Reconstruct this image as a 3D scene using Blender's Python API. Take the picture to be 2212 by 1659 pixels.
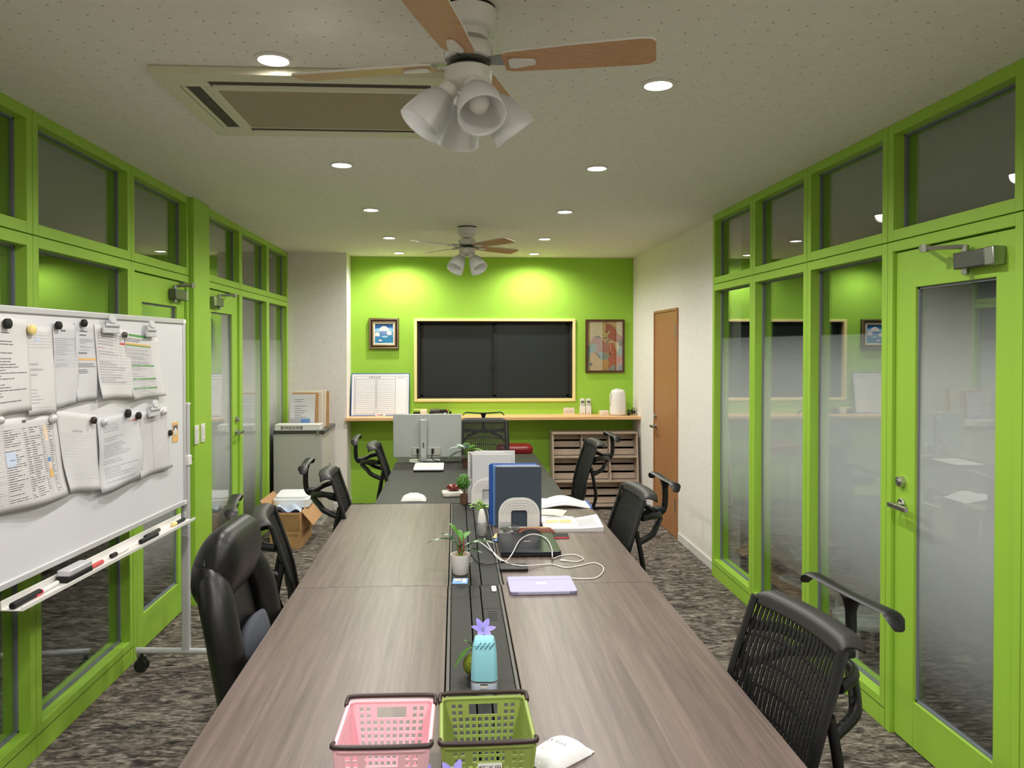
import bpy, bmesh, math, random
from mathutils import Vector, Matrix
random.seed(7)
D = bpy.data
for _o in list(D.objects): D.objects.remove(_o)
S = bpy.context.scene
COL = S.collection
PI = math.pi
rad = math.radians

# ------------------------------------------------------------------ camera
PW, PH, PF = 2212., 1659., 1660.
EYE = Vector((0, 0, 1.65))
YAW, PIT = rad(3.2), rad(0.7)
FW = Vector((math.sin(YAW)*math.cos(PIT), math.cos(YAW)*math.cos(PIT), -math.sin(PIT)))
RT = Vector((math.cos(YAW), -math.sin(YAW), 0)); UP = RT.cross(FW)
PCX, PCY = 1075.8, 768.3
cd = D.cameras.new('camera'); cam = D.objects.new('camera', cd); COL.objects.link(cam)
cd.sensor_width = 36; cd.lens = 36*PF/PW; cd.clip_start = .02
cd.shift_x = (PW/2-PCX)/PW; cd.shift_y = -(PH/2-PCY)/PW
cam.matrix_world = Matrix(((RT.x, UP.x, -FW.x, EYE.x), (RT.y, UP.y, -FW.y, EYE.y), (RT.z, UP.z, -FW.z, EYE.z), (0, 0, 0, 1)))
S.camera = cam
def ray(x, y): return FW*PF + RT*(x-PCX) - UP*(y-PCY)
def hit(x, y, p, n):                       # photo pixel -> point on the plane through p with normal n
    r = ray(x, y); n = Vector(n); return EYE + r*((Vector(p)-EYE).dot(n)/r.dot(n))
def atz(x, y, z): return hit(x, y, (0, 0, z), (0, 0, 1))
def aty(x, y, v): return hit(x, y, (0, v, 0), (0, 1, 0))
def atx(x, y, v): return hit(x, y, (v, 0, 0), (1, 0, 0))

# ------------------------------------------------------------------ world, exposure
w = D.worlds.new('night'); S.world = w; w.use_nodes = True
w.node_tree.nodes['Background'].inputs[0].default_value = (.25, .4, .6, 1)
w.node_tree.nodes['Background'].inputs[1].default_value = .004
S.view_settings.view_transform = 'Standard'; S.view_settings.look = 'None'
S.view_settings.gamma = 1; S.view_settings.use_curve_mapping = False
S.view_settings.exposure = 0.7
DL_POWER = 40.0                            # watts of each ceiling downlight (see downlight builder)
DL_SIZE, DL_BLEND = rad(166), .7

# ------------------------------------------------------------------ materials
def lin(c):
    if isinstance(c, str): c = tuple(int(c[i:i+2], 16) for i in (0, 2, 4))
    return tuple(((v/255)/12.92 if v/255 <= .04045 else ((v/255+.055)/1.055)**2.4) for v in c) + (1,)
class NT:
    def __init__(s, name):
        s.m = D.materials.new(name); s.m.use_nodes = True; s.t = s.m.node_tree; s.n = s.t.nodes
        s.out = s.n['Material Output']; s.b = s.n['Principled BSDF']
    def new(s, t, **k):
        n = s.n.new(t)
        for a, v in k.items(): setattr(n, a, v)
        return n
    def link(s, a, b): s.t.links.new(a, b)
    def put(s, sock, v):
        if hasattr(v, 'is_linked') or hasattr(v, 'links'): s.link(v, sock)
        else: sock.default_value = v
    def math(s, op, a, b=0., c=None, clamp=False):
        n = s.new('ShaderNodeMath', operation=op, use_clamp=clamp); s.put(n.inputs[0], a); s.put(n.inputs[1], b)
        if c is not None: s.put(n.inputs[2], c)
        return n.outputs[0]
    def coord(s, which='Object', scale=(1, 1, 1), rot=(0, 0, 0), loc=(0, 0, 0)):
        tc = s.new('ShaderNodeTexCoord'); mp = s.new('ShaderNodeMapping'); s.link(tc.outputs[which], mp.inputs[0])
        mp.inputs['Scale'].default_value = scale; mp.inputs['Rotation'].default_value = rot; mp.inputs['Location'].default_value = loc
        return mp.outputs[0]
    def worldpos(s, scale=(1, 1, 1)):
        g = s.new('ShaderNodeNewGeometry'); mp = s.new('ShaderNodeMapping'); s.link(g.outputs['Position'], mp.inputs[0])
        mp.inputs['Scale'].default_value = scale; return mp.outputs[0]
    def noise(s, vec, scale=5., detail=3., rough=.5, dist=0.):
        n = s.new('ShaderNodeTexNoise'); s.link(vec, n.inputs['Vector']); n.inputs['Scale'].default_value = scale
        n.inputs['Detail'].default_value = detail; n.inputs['Roughness'].default_value = rough; n.inputs['Distortion'].default_value = dist
        return n.outputs[0]
    def ramp(s, fac, stops, interp='LINEAR'):
        r = s.new('ShaderNodeValToRGB'); s.link(fac, r.inputs[0]); r.color_ramp.interpolation = interp
        el = r.color_ramp.elements
        while len(el) < len(stops): el.new(.5)
        for e, (p, c) in zip(el, stops): e.position = p; e.color = c if len(c) == 4 else tuple(c)+(1,)
        return r.outputs[0]
    def mix(s, f, a, b):
        n = s.new('ShaderNodeMix', data_type='RGBA'); s.put(n.inputs[0], f); s.put(n.inputs[6], a); s.put(n.inputs[7], b); return n.outputs[2]
    def bump(s, h, strength=.2, dist=.002):
        b = s.new('ShaderNodeBump'); s.link(h, b.inputs['Height']); b.inputs['Strength'].default_value = strength
        b.inputs['Distance'].default_value = dist; s.link(b.outputs[0], s.b.inputs['Normal'])
def mat(name, col, rough=.5, metal=0., spec=.5, noise=0., nscale=40., bump=0., trans=0., alpha=1., coat=0., sheen=0.):
    t = NT(name); b = t.b; c = lin(col)
    b.inputs['Base Color'].default_value = c; b.inputs['Roughness'].default_value = rough; b.inputs['Metallic'].default_value = metal
    b.inputs['Specular IOR Level'].default_value = spec; b.inputs['Transmission Weight'].default_value = trans
    b.inputs['Alpha'].default_value = alpha; b.inputs['Coat Weight'].default_value = coat; b.inputs['Sheen Weight'].default_value = sheen
    if noise or bump:
        n = t.noise(t.coord(), nscale, 4)
        if noise:
            lo = tuple(v*(1-noise) for v in c[:3])+(1,); hi = tuple(min(1, v*(1+noise)) for v in c[:3])+(1,)
            t.link(t.ramp(n, [(.3, lo), (.7, hi)]), b.inputs['Base Color'])
        if bump: t.bump(n, bump)
    return t.m
M = {}
M['green'] = mat('green_paint', (156, 200, 66), .45, noise=.03, nscale=3, bump=.05)
M['greenwall'] = mat('green_wallpaper', (158, 204, 74), .8, spec=.2, noise=.03, nscale=120, bump=.15)
M['greydark'] = mat('groove_dark', (30, 36, 16), .8)
M['gasket'] = mat('gasket_grey', (120, 124, 134), .6)
M['chrome'] = mat('satin_chrome', (190, 190, 186), .28, 1)
M['closer'] = mat('closer_silver', (165, 168, 164), .35, .9)
M['closerd'] = mat('closer_grey', (100, 100, 98), .4, .7)
M['white'] = mat('white_plastic', (232, 230, 226), .4)
M['whitem'] = mat('white_metal', (222, 220, 216), .35)
M['cream'] = mat('cream_wood_frame', (244, 228, 160), .5)
M['black'] = mat('black_plastic', (15, 15, 16), .45, noise=.2, nscale=30)
M['blackm'] = mat('black_mesh', (12, 12, 12), .6)
M['blackt'] = mat('chair_top_band', (48, 46, 46), .5)
M['leather'] = mat('black_leather', (15, 14, 14), .42, noise=.3, nscale=60, bump=.3)
M['greyfab'] = mat('grey_fabric', (66, 70, 80), .9, noise=.15, nscale=300, bump=.3)
M['pink'] = mat('pink_plastic', (246, 196, 208), .4)
M['olive'] = mat('olive_plastic', (146, 164, 84), .42)
M['brownp'] = mat('dark_brown_plastic', (48, 32, 30), .4)
M['cyan'] = mat('cyan_gel', (146, 212, 228), .35)
M['paper'] = mat('paper', (216, 214, 214), .85, spec=.1)
M['paper2'] = mat('paper_grey', (208, 208, 211), .85, spec=.1)
M['ink'] = mat('ink', (105, 105, 110), .9)
M['inkl'] = mat('ink_light', (182, 182, 186), .9)
M['inkd'] = mat('ink_dark', (45, 45, 50), .9)
M['inkr'] = mat('ink_red', (205, 90, 90), .9)
M['inkg'] = mat('ink_green', (96, 158, 86), .9)
M['inko'] = mat('ink_orange', (232, 186, 112), .9)
M['inkb'] = mat('ink_blue', (110, 150, 205), .9)
M['inkpb'] = mat('ink_pale_blue', (200, 212, 234), .9)
M['inkpo'] = mat('ink_pale_orange', (240, 214, 190), .9)
M['blue'] = mat('blue_plastic', (42, 92, 178), .4)
M['navy'] = mat('navy_grey_board', (62, 74, 88), .55, noise=.05, nscale=400)
M['lilac'] = mat('lilac_cover', (178, 175, 205), .6, noise=.04, nscale=300)
M['lilacd'] = mat('lilac_dark', (140, 136, 180), .6)
M['laptop'] = mat('laptop_navy', (36, 42, 52), .22, .6)
M['brownl'] = mat('brown_leather', (120, 62, 44), .45, noise=.2, nscale=80, bump=.2)
M['silver'] = mat('silver_grey', (190, 192, 192), .35, .5)
M['monitor'] = mat('monitor_grey', (176, 180, 178), .45, .15)
M['soil'] = mat('cork_soil', (176, 130, 92), .9, noise=.3, nscale=200)
M['leafd'] = mat('dark_leaf', (38, 74, 40), .3, noise=.4, nscale=60)
M['leafg'] = mat('green_leaf', (76, 132, 40), .45, noise=.3, nscale=80)
M['leafl'] = mat('light_leaf', (140, 178, 88), .5, noise=.3, nscale=80)
M['leafw'] = mat('pale_leaf', (170, 190, 180), .5, noise=.4, nscale=60)
M['moss'] = mat('moss', (110, 124, 30), .95, noise=.5, nscale=300, bump=.8)
M['petal'] = mat('lilac_petal', (150, 140, 226), .6, noise=.12, nscale=100)
M['stem'] = mat('stem_green', (90, 120, 50), .6)
M['redstem'] = mat('stem_red', (160, 50, 60), .5)
M['wood_pot'] = mat('brown_pot', (96, 66, 50), .7, noise=.3, nscale=60)
M['glassware'] = None
M['red'] = mat('red_vinyl', (118, 10, 14), .4)
M['darkred'] = mat('dark_red_gloss', (104, 16, 18), .25)
M['ivory'] = mat('ivory_plastic', (226, 216, 198), .45)
M['carton'] = mat('cardboard', (190, 148, 104), .85, noise=.08, nscale=14, bump=.1)
M['cartond'] = mat('cardboard_print', (120, 92, 64), .9)
M['foam'] = mat('foam_white', (240, 242, 244), .6)
M['cabinet'] = mat('cabinet_grey', (176, 176, 168), .5, noise=.02, nscale=200)
M['cabtop'] = mat('cabinet_top', (66, 64, 62), .3)
M['cabinetd'] = mat('cabinet_door', (196, 190, 182), .5)
M['toekick'] = mat('toe_kick', (22, 20, 18), .7)
M['frame_brown'] = mat('brown_frame', (84, 48, 30), .4, noise=.2, nscale=30)
M['frame_dark'] = mat('dark_frame', (44, 24, 22), .35)
M['gold'] = mat('antique_gold', (180, 160, 112), .4, .6)
M['acbody'] = mat('aircon_ivory', (214, 210, 186), .45)
M['acslot'] = mat('aircon_slot', (70, 64, 56), .7)
M['clipgrey'] = mat('clip_grey', (206, 208, 212), .2)
M['label'] = mat('label_white', (240, 240, 238), .7)
M['yellow'] = mat('yellow_plastic', (240, 216, 140), .5)
M['markred'] = mat('marker_red', (226, 40, 80), .4)
M['rubber'] = mat('rubber_black', (18, 18, 18), .7)
M['trough'] = mat('trough_grey', (42, 42, 40), .55, 0, .3, noise=.06, nscale=300)
M['trougedge'] = mat('trough_edge', (88, 86, 82), .45, .2)
M['card'] = mat('business_card', (120, 170, 224), .5)
M['doorw'] = None
M['skyp2'] = mat('freshener_label', (206, 220, 240), .4, noise=.06, nscale=60)
M['seavent'] = mat('vent_shadow', (60, 120, 140), .6)
M['silver_f'] = mat('light_grey_metal', (204, 204, 206), .35, .15)
M['whiteb'] = mat('whiteboard_enamel', (226, 226, 230), .22)

def fan_wood():
    t = NT('fan_blade_wood'); v = t.coord('Object', (6, 60, 6))
    n = t.noise(v, 3, 4, .6, .5)
    t.link(t.ramp(n, [(.3, lin((190, 144, 104))), (.7, lin((208, 164, 124)))]), t.b.inputs['Base Color']); t.b.inputs['Roughness'].default_value = .45
    return t.m
M['bladewood'] = fan_wood()
def wood(name, c1, c2, sc, rough=.4, rot=0, wave=0., spec=.5):
    t = NT(name); v = t.coord('Object', sc, (0, 0, rot))
    n = t.noise(v, 3, 6, .62, .6); n2 = t.noise(v, 12, 3, .6, .2)
    f = t.math('ADD', t.math('MULTIPLY', n, .75), t.math('MULTIPLY', n2, .25))
    t.link(t.ramp(f, [(.32, lin(c1)), (.66, lin(c2))]), t.b.inputs['Base Color'])
    t.b.inputs['Roughness'].default_value = rough; t.b.inputs['Specular IOR Level'].default_value = spec
    t.bump(f, .04, .001); return t.m
M['tablewood'] = wood('table_wood', (84, 72, 67), (120, 105, 98), (15, .5, 15), .36)
M['darkdesk'] = wood('dark_desk', (38, 38, 35), (47, 47, 43), (9, 1.2, 9), .5, 0, 0, .25)
M['counter'] = wood('counter_wood', (226, 176, 124), (240, 196, 146), (1.2, 14, 14), .4)
M['doorw'] = wood('brown_door', (158, 106, 66), (180, 128, 84), (30, 30, 1.1), .45)
M['rackw'] = wood('rack_wood', (160, 142, 126), (194, 176, 158), (2.5, 20, 20), .6)
M['plank'] = wood('bench_plank', (150, 110, 74), (176, 134, 92), (20, 1, 20), .6)

def wallpaper(name, base, dot, dens=9., amt=.8, size=.055, bumpy=.25, wall=False):
    t = NT(name); v = t.worldpos(); v2 = v
    if wall:                               # lay the pattern out along the wall and upwards
        sp = t.new('ShaderNodeSeparateXYZ'); t.link(v, sp.inputs[0]); cb = t.new('ShaderNodeCombineXYZ')
        t.link(t.math('ADD', sp.outputs[0], sp.outputs[1]), cb.inputs[0]); t.link(sp.outputs[2], cb.inputs[1]); v2 = cb.outputs[0]
    vo = t.new('ShaderNodeTexVoronoi', voronoi_dimensions='2D'); t.link(v2, vo.inputs['Vector']); vo.inputs['Scale'].default_value = dens; vo.inputs['Randomness'].default_value = .6
    d = t.math('LESS_THAN', t.math('ADD', vo.outputs['Distance'], t.math('MULTIPLY', t.noise(v, 140, 2), .04)), size+.02)
    f = t.math('MULTIPLY', d, amt)
    n = t.noise(v, 26, 4); c0 = lin(base)
    cc = t.ramp(n, [(.3, tuple(x*.95 for x in c0[:3])), (.7, c0)])
    t.link(t.mix(f, cc, lin(dot)), t.b.inputs['Base Color']); t.b.inputs['Roughness'].default_value = .85; t.b.inputs['Specular IOR Level'].default_value = .2
    t.bump(t.noise(v, 220, 3), bumpy, .002); return t.m
M['ceiling'] = wallpaper('ceiling_paper', (242, 237, 229), (120, 110, 98), 12., .75, .042)
M['wallpaper'] = wallpaper('white_wallpaper', (240, 235, 229), (160, 150, 138), 11, .65, .040, .25, True)

def carpet():
    t = NT('carpet'); v = t.worldpos((1.0, 2.6, 1))
    n0 = t.noise(t.worldpos((1, 1, 1)), 1.6, 2)
    a = t.noise(v, 7, 5, .58, 2.2); b = t.noise(t.worldpos((1.6, 5, 1)), 9, 5, .62, 1.5); c = t.noise(t.worldpos(), 500, 2)
    f = t.math('ADD', t.math('MULTIPLY', a, .62), t.math('MULTIPLY', b, .38))
    col = t.ramp(f, [(.38, lin((54, 51, 50))), (.46, lin((94, 88, 84))), (.53, lin((134, 126, 118))), (.62, lin((180, 172, 162)))])
    tint = t.ramp(n0, [(.35, lin((110, 112, 96))), (.55, lin((132, 120, 118)))])
    mx = t.new('ShaderNodeMix', data_type='RGBA', blend_type='OVERLAY'); mx.inputs[0].default_value = .35
    t.link(col, mx.inputs[6]); t.link(tint, mx.inputs[7])
    t.link(mx.outputs[2], t.b.inputs['Base Color']); t.b.inputs['Roughness'].default_value = .95; t.b.inputs['Specular IOR Level'].default_value = .1
    t.bump(t.math('ADD', f, t.math('MULTIPLY', c, .3)), .5, .006); return t.m
M['carpet'] = carpet()

def schlick(t, f0=.13):
    g = t.new('ShaderNodeNewGeometry'); dt = t.new('ShaderNodeVectorMath', operation='DOT_PRODUCT')
    t.link(g.outputs['Normal'], dt.inputs[0]); t.link(g.outputs['Incoming'], dt.inputs[1])
    c = t.math('ABSOLUTE', dt.outputs['Value']); p = t.math('POWER', t.math('SUBTRACT', 1., c), 5.)
    return t.math('ADD', t.math('MULTIPLY', p, 1-f0), f0)
def pane_mat(name, film=True, tint=(.90, .95, .93), soft=False):
    t = NT(name); t.n.remove(t.b)
    tr = t.new('ShaderNodeBsdfTransparent'); tr.inputs[0].default_value = tint+(1,)
    gl = t.new('ShaderNodeBsdfGlossy'); gl.inputs['Roughness'].default_value = .0; gl.inputs[0].default_value = (1, 1, 1, 1)
    body = tr.outputs[0]
    if film:                               # graded frosted film stuck on the pane: dense in the middle, clear at foot and head
        g = t.new('ShaderNodeNewGeometry'); sp = t.new('ShaderNodeSeparateXYZ'); t.link(g.outputs['Position'], sp.inputs[0])
        zz = t.math('DIVIDE', sp.outputs[2], 2.0)
        d = t.ramp(zz, [(.17, (0, 0, 0)), (.34, (.5,)*3), (.48, (.75,)*3), (.62, (.72,)*3), (.76, (.45,)*3), (.852, (.16,)*3), (.855, (0, 0, 0))])
        if soft: d = t.ramp(zz, [(.14, (0, 0, 0)), (.32, (.45,)*3), (.46, (.74,)*3), (.62, (.72,)*3), (.76, (.5,)*3), (.86, (.2,)*3), (.93, (.04,)*3)])
        gr = t.noise(t.worldpos(), 900, 1); d = t.math('MULTIPLY', d, t.math('ADD', t.math('MULTIPLY', gr, .5), .75), clamp=True)
        df = t.new('ShaderNodeBsdfDiffuse'); df.inputs[0].default_value = (.78, .82, .82, 1)
        tl = t.new('ShaderNodeBsdfTranslucent'); tl.inputs[0].default_value = (.78, .82, .82, 1)
        ms = t.new('ShaderNodeMixShader'); ms.inputs[0].default_value = .4; t.link(df.outputs[0], ms.inputs[1]); t.link(tl.outputs[0], ms.inputs[2])
        m2 = t.new('ShaderNodeMixShader'); t.link(d, m2.inputs[0]); t.link(tr.outputs[0], m2.inputs[1]); t.link(ms.outputs[0], m2.inputs[2]); body = m2.outputs[0]
    m3 = t.new('ShaderNodeMixShader'); t.link(schlick(t), m3.inputs[0]); t.link(body, m3.inputs[1]); t.link(gl.outputs[0], m3.inputs[2])
    t.link(m3.outputs[0], t.out.inputs[0]); return t.m
M['pane'] = pane_mat('clear_pane', False)
M['panef'] = pane_mat('film_pane', True)
M['paned'] = pane_mat('door_film_pane', True, soft=True)
M['glassware'] = pane_mat('clear_plastic', False, (.93, .95, .95))
def wired():
    t = NT('wired_glass'); v = t.coord('Object', (1, 1, 1), (0, rad(45), 0))
    sp = t.new('ShaderNodeSeparateXYZ'); t.link(v, sp.inputs[0])
    def ln(o): return t.math('LESS_THAN', t.math('ABSOLUTE', t.math('SUBTRACT', t.math('FRACT', t.math('MULTIPLY', o, 55.)), .5)), .06)
    f = t.math('MAXIMUM', ln(sp.outputs[0]), ln(sp.outputs[2]))
    t.link(t.mix(f, (.010, .014, .015, 1), (.034, .040, .040, 1)), t.b.inputs['Base Color']); t.b.inputs['Roughness'].default_value = .32
    t.bump(t.noise(t.coord(), 260, 2), .25, .002); return t.m
M['wired'] = wired()
def frost_shade():
    t = NT('frosted_shade'); b = t.b; b.inputs['Base Color'].default_value = (.82, .82, .82, 1); b.inputs['Roughness'].default_value = .35
    tl = t.new('ShaderNodeBsdfTranslucent'); tl.inputs[0].default_value = (.85, .85, .85, 1)
    ms = t.new('ShaderNodeMixShader'); ms.inputs[0].default_value = .5; t.link(b.outputs[0], ms.inputs[1]); t.link(tl.outputs[0], ms.inputs[2]); t.link(ms.outputs[0], t.out.inputs[0]); return t.m
M['shade'] = frost_shade()
def emit(name, col, st):
    t = NT(name); t.b.inputs['Emission Color'].default_value = col+(1,); t.b.inputs['Emission Strength'].default_value = st; t.b.inputs['Base Color'].default_value = (.8, .8, .8, 1); return t.m
M['lamp'] = emit('downlight_lens', (1, .95, .88), 14)
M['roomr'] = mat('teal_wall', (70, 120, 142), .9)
M['rooml'] = mat('dim_wall', (120, 112, 102), .9)
def acgrille():
    t = NT('aircon_grille'); sp = t.new('ShaderNodeSeparateXYZ'); t.link(t.coord(), sp.inputs[0])
    f = t.math('LESS_THAN', t.math('FRACT', t.math('MULTIPLY', sp.outputs[1], 90.)), .5)
    t.link(t.mix(f, lin((150, 136, 112)), lin((176, 160, 134))), t.b.inputs['Base Color']); t.b.inputs['Roughness'].default_value = .7; return t.m
M['acgrille'] = acgrille()

# ------------------------------------------------------------------ mesh builder
def R3(rx=0, ry=0, rz=0): return Matrix.Rotation(rz, 3, 'Z') @ Matrix.Rotation(ry, 3, 'Y') @ Matrix.Rotation(rx, 3, 'X')
class MB:
    def __init__(s): s.v = []; s.f = []; s.mi = []; s.cur = 0
    def add(s, vs, fs):
        o = len(s.v); s.v += [tuple(p) for p in vs]; s.f += [tuple(i+o for i in f) for f in fs]; s.mi += [s.cur]*len(fs); return s
    def box(s, c, d, rot=None):
        h = [x/2 for x in d]; vs = [Vector((a*h[0], b*h[1], e*h[2])) for a in (-1, 1) for b in (-1, 1) for e in (-1, 1)]
        if rot is not None: vs = [rot @ p for p in vs]
        c = Vector(c); return s.add([p+c for p in vs], [(0, 1, 3, 2), (4, 6, 7, 5), (0, 4, 5, 1), (2, 3, 7, 6), (0, 2, 6, 4), (1, 5, 7, 3)])
    def bb(s, a, b):                       # box from corner to corner
        return s.box([(p+q)/2 for p, q in zip(a, b)], [abs(q-p) for p, q in zip(a, b)])
    def rings(s, rings, closed=True, cap0=True, cap1=True, loop=False):
        n = len(rings[0]); o = len(s.v); fs = []
        vs = [p for r in rings for p in r]; k = len(rings)
        for i in range(k if loop else k-1):
            for j in range(n if closed else n-1):
                a = i*n+j; b = i*n+(j+1) % n; i2 = (i+1) % k; fs.append((a, b, i2*n+(j+1) % n, i2*n+j))
        if cap0 and not loop: fs.append(tuple(range(n-1, -1, -1)))
        if cap1 and not loop: fs.append(tuple((k-1)*n+j for j in range(n)))
        return s.add(vs, fs)
    def cyl(s, p0, p1, r0, r1=None, n=16, caps=True):
        return s.tube([p0, p1], [r0, r0 if r1 is None else r1], n, caps)
    def tube(s, path, r, n=8, caps=True, sx=1., flat=None, loop=False):
        path = [Vector(p) for p in path]; k = len(path)
        rs = r if isinstance(r, (list, tuple)) else [r]*k
        rings = []; ref = None
        for i, p in enumerate(path):
            if loop: t = path[(i+1) % k]-path[i-1]
            else: t = path[min(i+1, k-1)]-path[max(i-1, 0)]
            t.normalize()
            if ref is None: ref = Vector(flat) if flat else (Vector((0, 0, 1)) if abs(t.z) < .9 else Vector((1, 0, 0)))
            u = ref - t*ref.dot(t)
            if u.length < 1e-5: u = t.orthogonal()
            u.normalize(); ref = u.copy(); vv = t.cross(u)
            rings.append([p+(u*math.cos(2*PI*j/n)+vv*math.sin(2*PI*j/n)*sx)*rs[i] for j in range(n)])
        return s.rings(rings, True, caps, caps, loop)
    def lathe(s, prof, n=24, c=(0, 0, 0), rot=None, cap0=False, cap1=False):
        c = Vector(c); rings = []
        for r, z in prof:
            ring = [Vector((r*math.cos(2*PI*j/n), r*math.sin(2*PI*j/n), z)) for j in range(n)]
            if rot is not None: ring = [rot @ p for p in ring]
            rings.append([p+c for p in ring])
        return s.rings(rings, True, cap0, cap1)
    def prism(s, poly, h, origin=(0, 0, 0), ax=(1, 0, 0), ay=(0, 1, 0)):    # polygon in the (ax, ay) plane, extruded by h along ax x ay
        ax = Vector(ax); ay = Vector(ay); n = ax.cross(ay)*h; o = Vector(origin); k = len(poly)
        a = [o+ax*x+ay*y for x, y in poly]; b = [p+n for p in a]
        return s.add(a+b, [tuple(range(k-1, -1, -1)), tuple(range(k, 2*k))]+[(i, (i+1) % k, k+(i+1) % k, k+i) for i in range(k)])
    def grid(s, fn, nu, nv):
        vs = [fn(i/nu, j/nv) for j in range(nv+1) for i in range(nu+1)]
        return s.add(vs, [(j*(nu+1)+i, j*(nu+1)+i+1, (j+1)*(nu+1)+i+1, (j+1)*(nu+1)+i) for j in range(nv) for i in range(nu)])
    def ball(s, c, r, n=12, m=8, sq=(1, 1, 1)):
        c = Vector(c); vs = [c+Vector((0, 0, -r*sq[2]))]
        for i in range(1, m):
            a = -PI/2+PI*i/m
            vs += [c+Vector((r*math.cos(a)*math.cos(2*PI*j/n)*sq[0], r*math.cos(a)*math.sin(2*PI*j/n)*sq[1], r*math.sin(a)*sq[2])) for j in range(n)]
        vs.append(c+Vector((0, 0, r*sq[2]))); fs = []
        for j in range(n): fs.append((0, 1+(j+1) % n, 1+j))
        for i in range(m-2):
            for j in range(n): a = 1+i*n+j; b = 1+i*n+(j+1) % n; fs.append((a, b, b+n, a+n))
        L = len(vs)-1
        for j in range(n): fs.append((L, L-n+j, L-n+(j+1) % n))
        return s.add(vs, fs)
    def rslab(s, w, d, h, r, c=(0, 0, 0), rot=None, seg=5):      # slab with rounded corners, base centre at c
        return s.prism_rot(rrect(w, d, r, seg), h, c, rot)
    def prism_rot(s, poly, h, c=(0, 0, 0), rot=None):
        c = Vector(c); k = len(poly); a = [Vector((x, y, 0)) for x, y in poly]; b = [p+Vector((0, 0, h)) for p in a]; vs = a+b
        if rot is not None: vs = [rot @ p for p in vs]
        return s.add([p+c for p in vs], [tuple(range(k-1, -1, -1)), tuple(range(k, 2*k))]+[(i, (i+1) % k, k+(i+1) % k, k+i) for i in range(k)])
    def mesh(s, name, mats, smooth=None):
        me = D.meshes.new(name); me.from_pydata(s.v, [], s.f)
        if not isinstance(mats, (list, tuple)): mats = [mats]
        for m in mats: me.materials.append(M[m])
        if len(mats) > 1: me.polygons.foreach_set('material_index', s.mi)
        me.update()
        bm = bmesh.new(); bm.from_mesh(me); bmesh.ops.recalc_face_normals(bm, faces=bm.faces); bm.to_mesh(me); bm.free()
        if smooth is not None:
            me.polygons.foreach_set('use_smooth', [True]*len(me.polygons)); me.set_sharp_from_angle(angle=rad(smooth))
        return me
def rrect(w, d, r, seg=5):
    P = []
    for cx, cy, a0 in ((w/2-r, d/2-r, 0), (-w/2+r, d/2-r, 90), (-w/2+r, -d/2+r, 180), (w/2-r, -d/2+r, 270)):
        for i in range(seg+1): a = rad(a0+90*i/seg); P.append((cx+r*math.cos(a), cy+r*math.sin(a)))
    return P
def tag(o, label=None, cat=None, group=None, kind=None):
    if label: o['label'] = label
    if cat: o['category'] = cat
    if group: o['group'] = group
    if kind: o['kind'] = kind
    return o
def thing(name, label, cat, loc=(0, 0, 0), rz=0., group=None, kind=None, rot=None):
    o = D.objects.new(name, None); COL.objects.link(o); o.location = loc; o.rotation_euler = rot if rot else (0, 0, rz); o.empty_display_size = .05
    return tag(o, label, cat, group, kind)
def part(name, mb, mats, parent=None, smooth=40, bevel=0., seg=2, label=None, kind=None, loc=None, rot=None, sub=0):
    me = mb.mesh(name, mats, smooth) if isinstance(mb, MB) else mb
    o = D.objects.new(name, me); COL.objects.link(o)
    if parent: o.parent = parent
    if loc: o.location = loc
    if rot: o.rotation_euler = rot
    if bevel:
        b = o.modifiers.new('bevel', 'BEVEL'); b.width = bevel; b.segments = seg; b.limit_method = 'ANGLE'; b.angle_limit = rad(40)
    if sub:
        b = o.modifiers.new('sub', 'SUBSURF'); b.levels = sub; b.render_levels = sub
    if label: o['label'] = label
    if kind: o['kind'] = kind
    return o
def solo(name, mb, mats, label, cat, group=None, kind=None, **k):
    o = part(name, mb, mats, None, **k); return tag(o, label, cat, group, kind)
def copy_tree(o, parent=None, **props):
    c = o.copy(); COL.objects.link(c); c.parent = parent
    for k, v in props.items(): c[k] = v
    for ch in KIDS(o): copy_tree(ch, c)
    return c
def KIDS(o): return [x for x in D.objects if x.parent == o]
def text(name, s, size, parent, mat_, loc, rot, extrude=.0, align='CENTER', sx=1.):
    cu = D.curves.new(name, 'FONT'); cu.body = s; cu.size = size; cu.align_x = align; cu.align_y = 'CENTER'; cu.resolution_u = 3; cu.extrude = extrude
    tmp = D.objects.new(name+'_tmp', cu); COL.objects.link(tmp)
    dg = bpy.context.evaluated_depsgraph_get(); me = D.meshes.new_from_object(tmp.evaluated_get(dg))
    D.objects.remove(tmp); me.materials.clear(); me.materials.append(M[mat_]); me.name = name
    o = D.objects.new(name, me); COL.objects.link(o); o.parent = parent; o.location = loc; o.rotation_euler = rot; o.scale = (sx, 1, 1); return o
def spline(pts, n=8, closed=False):
    P = [Vector(p) for p in pts]; k = len(P); out = []
    rng = range(k) if closed else range(k-1)
    for i in rng:
        if closed: a, b, c, d = P[i-1], P[i], P[(i+1) % k], P[(i+2) % k]
        else: a, b, c, d = P[max(i-1, 0)], P[i], P[i+1], P[min(i+2, k-1)]
        for j in range(n):
            t = j/n; out.append(.5*((2*b)+(c-a)*t+(2*a-5*b+4*c-d)*t*t+(3*b-a-3*c+d)*t**3))
    if not closed: out.append(P[-1])
    return out
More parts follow.
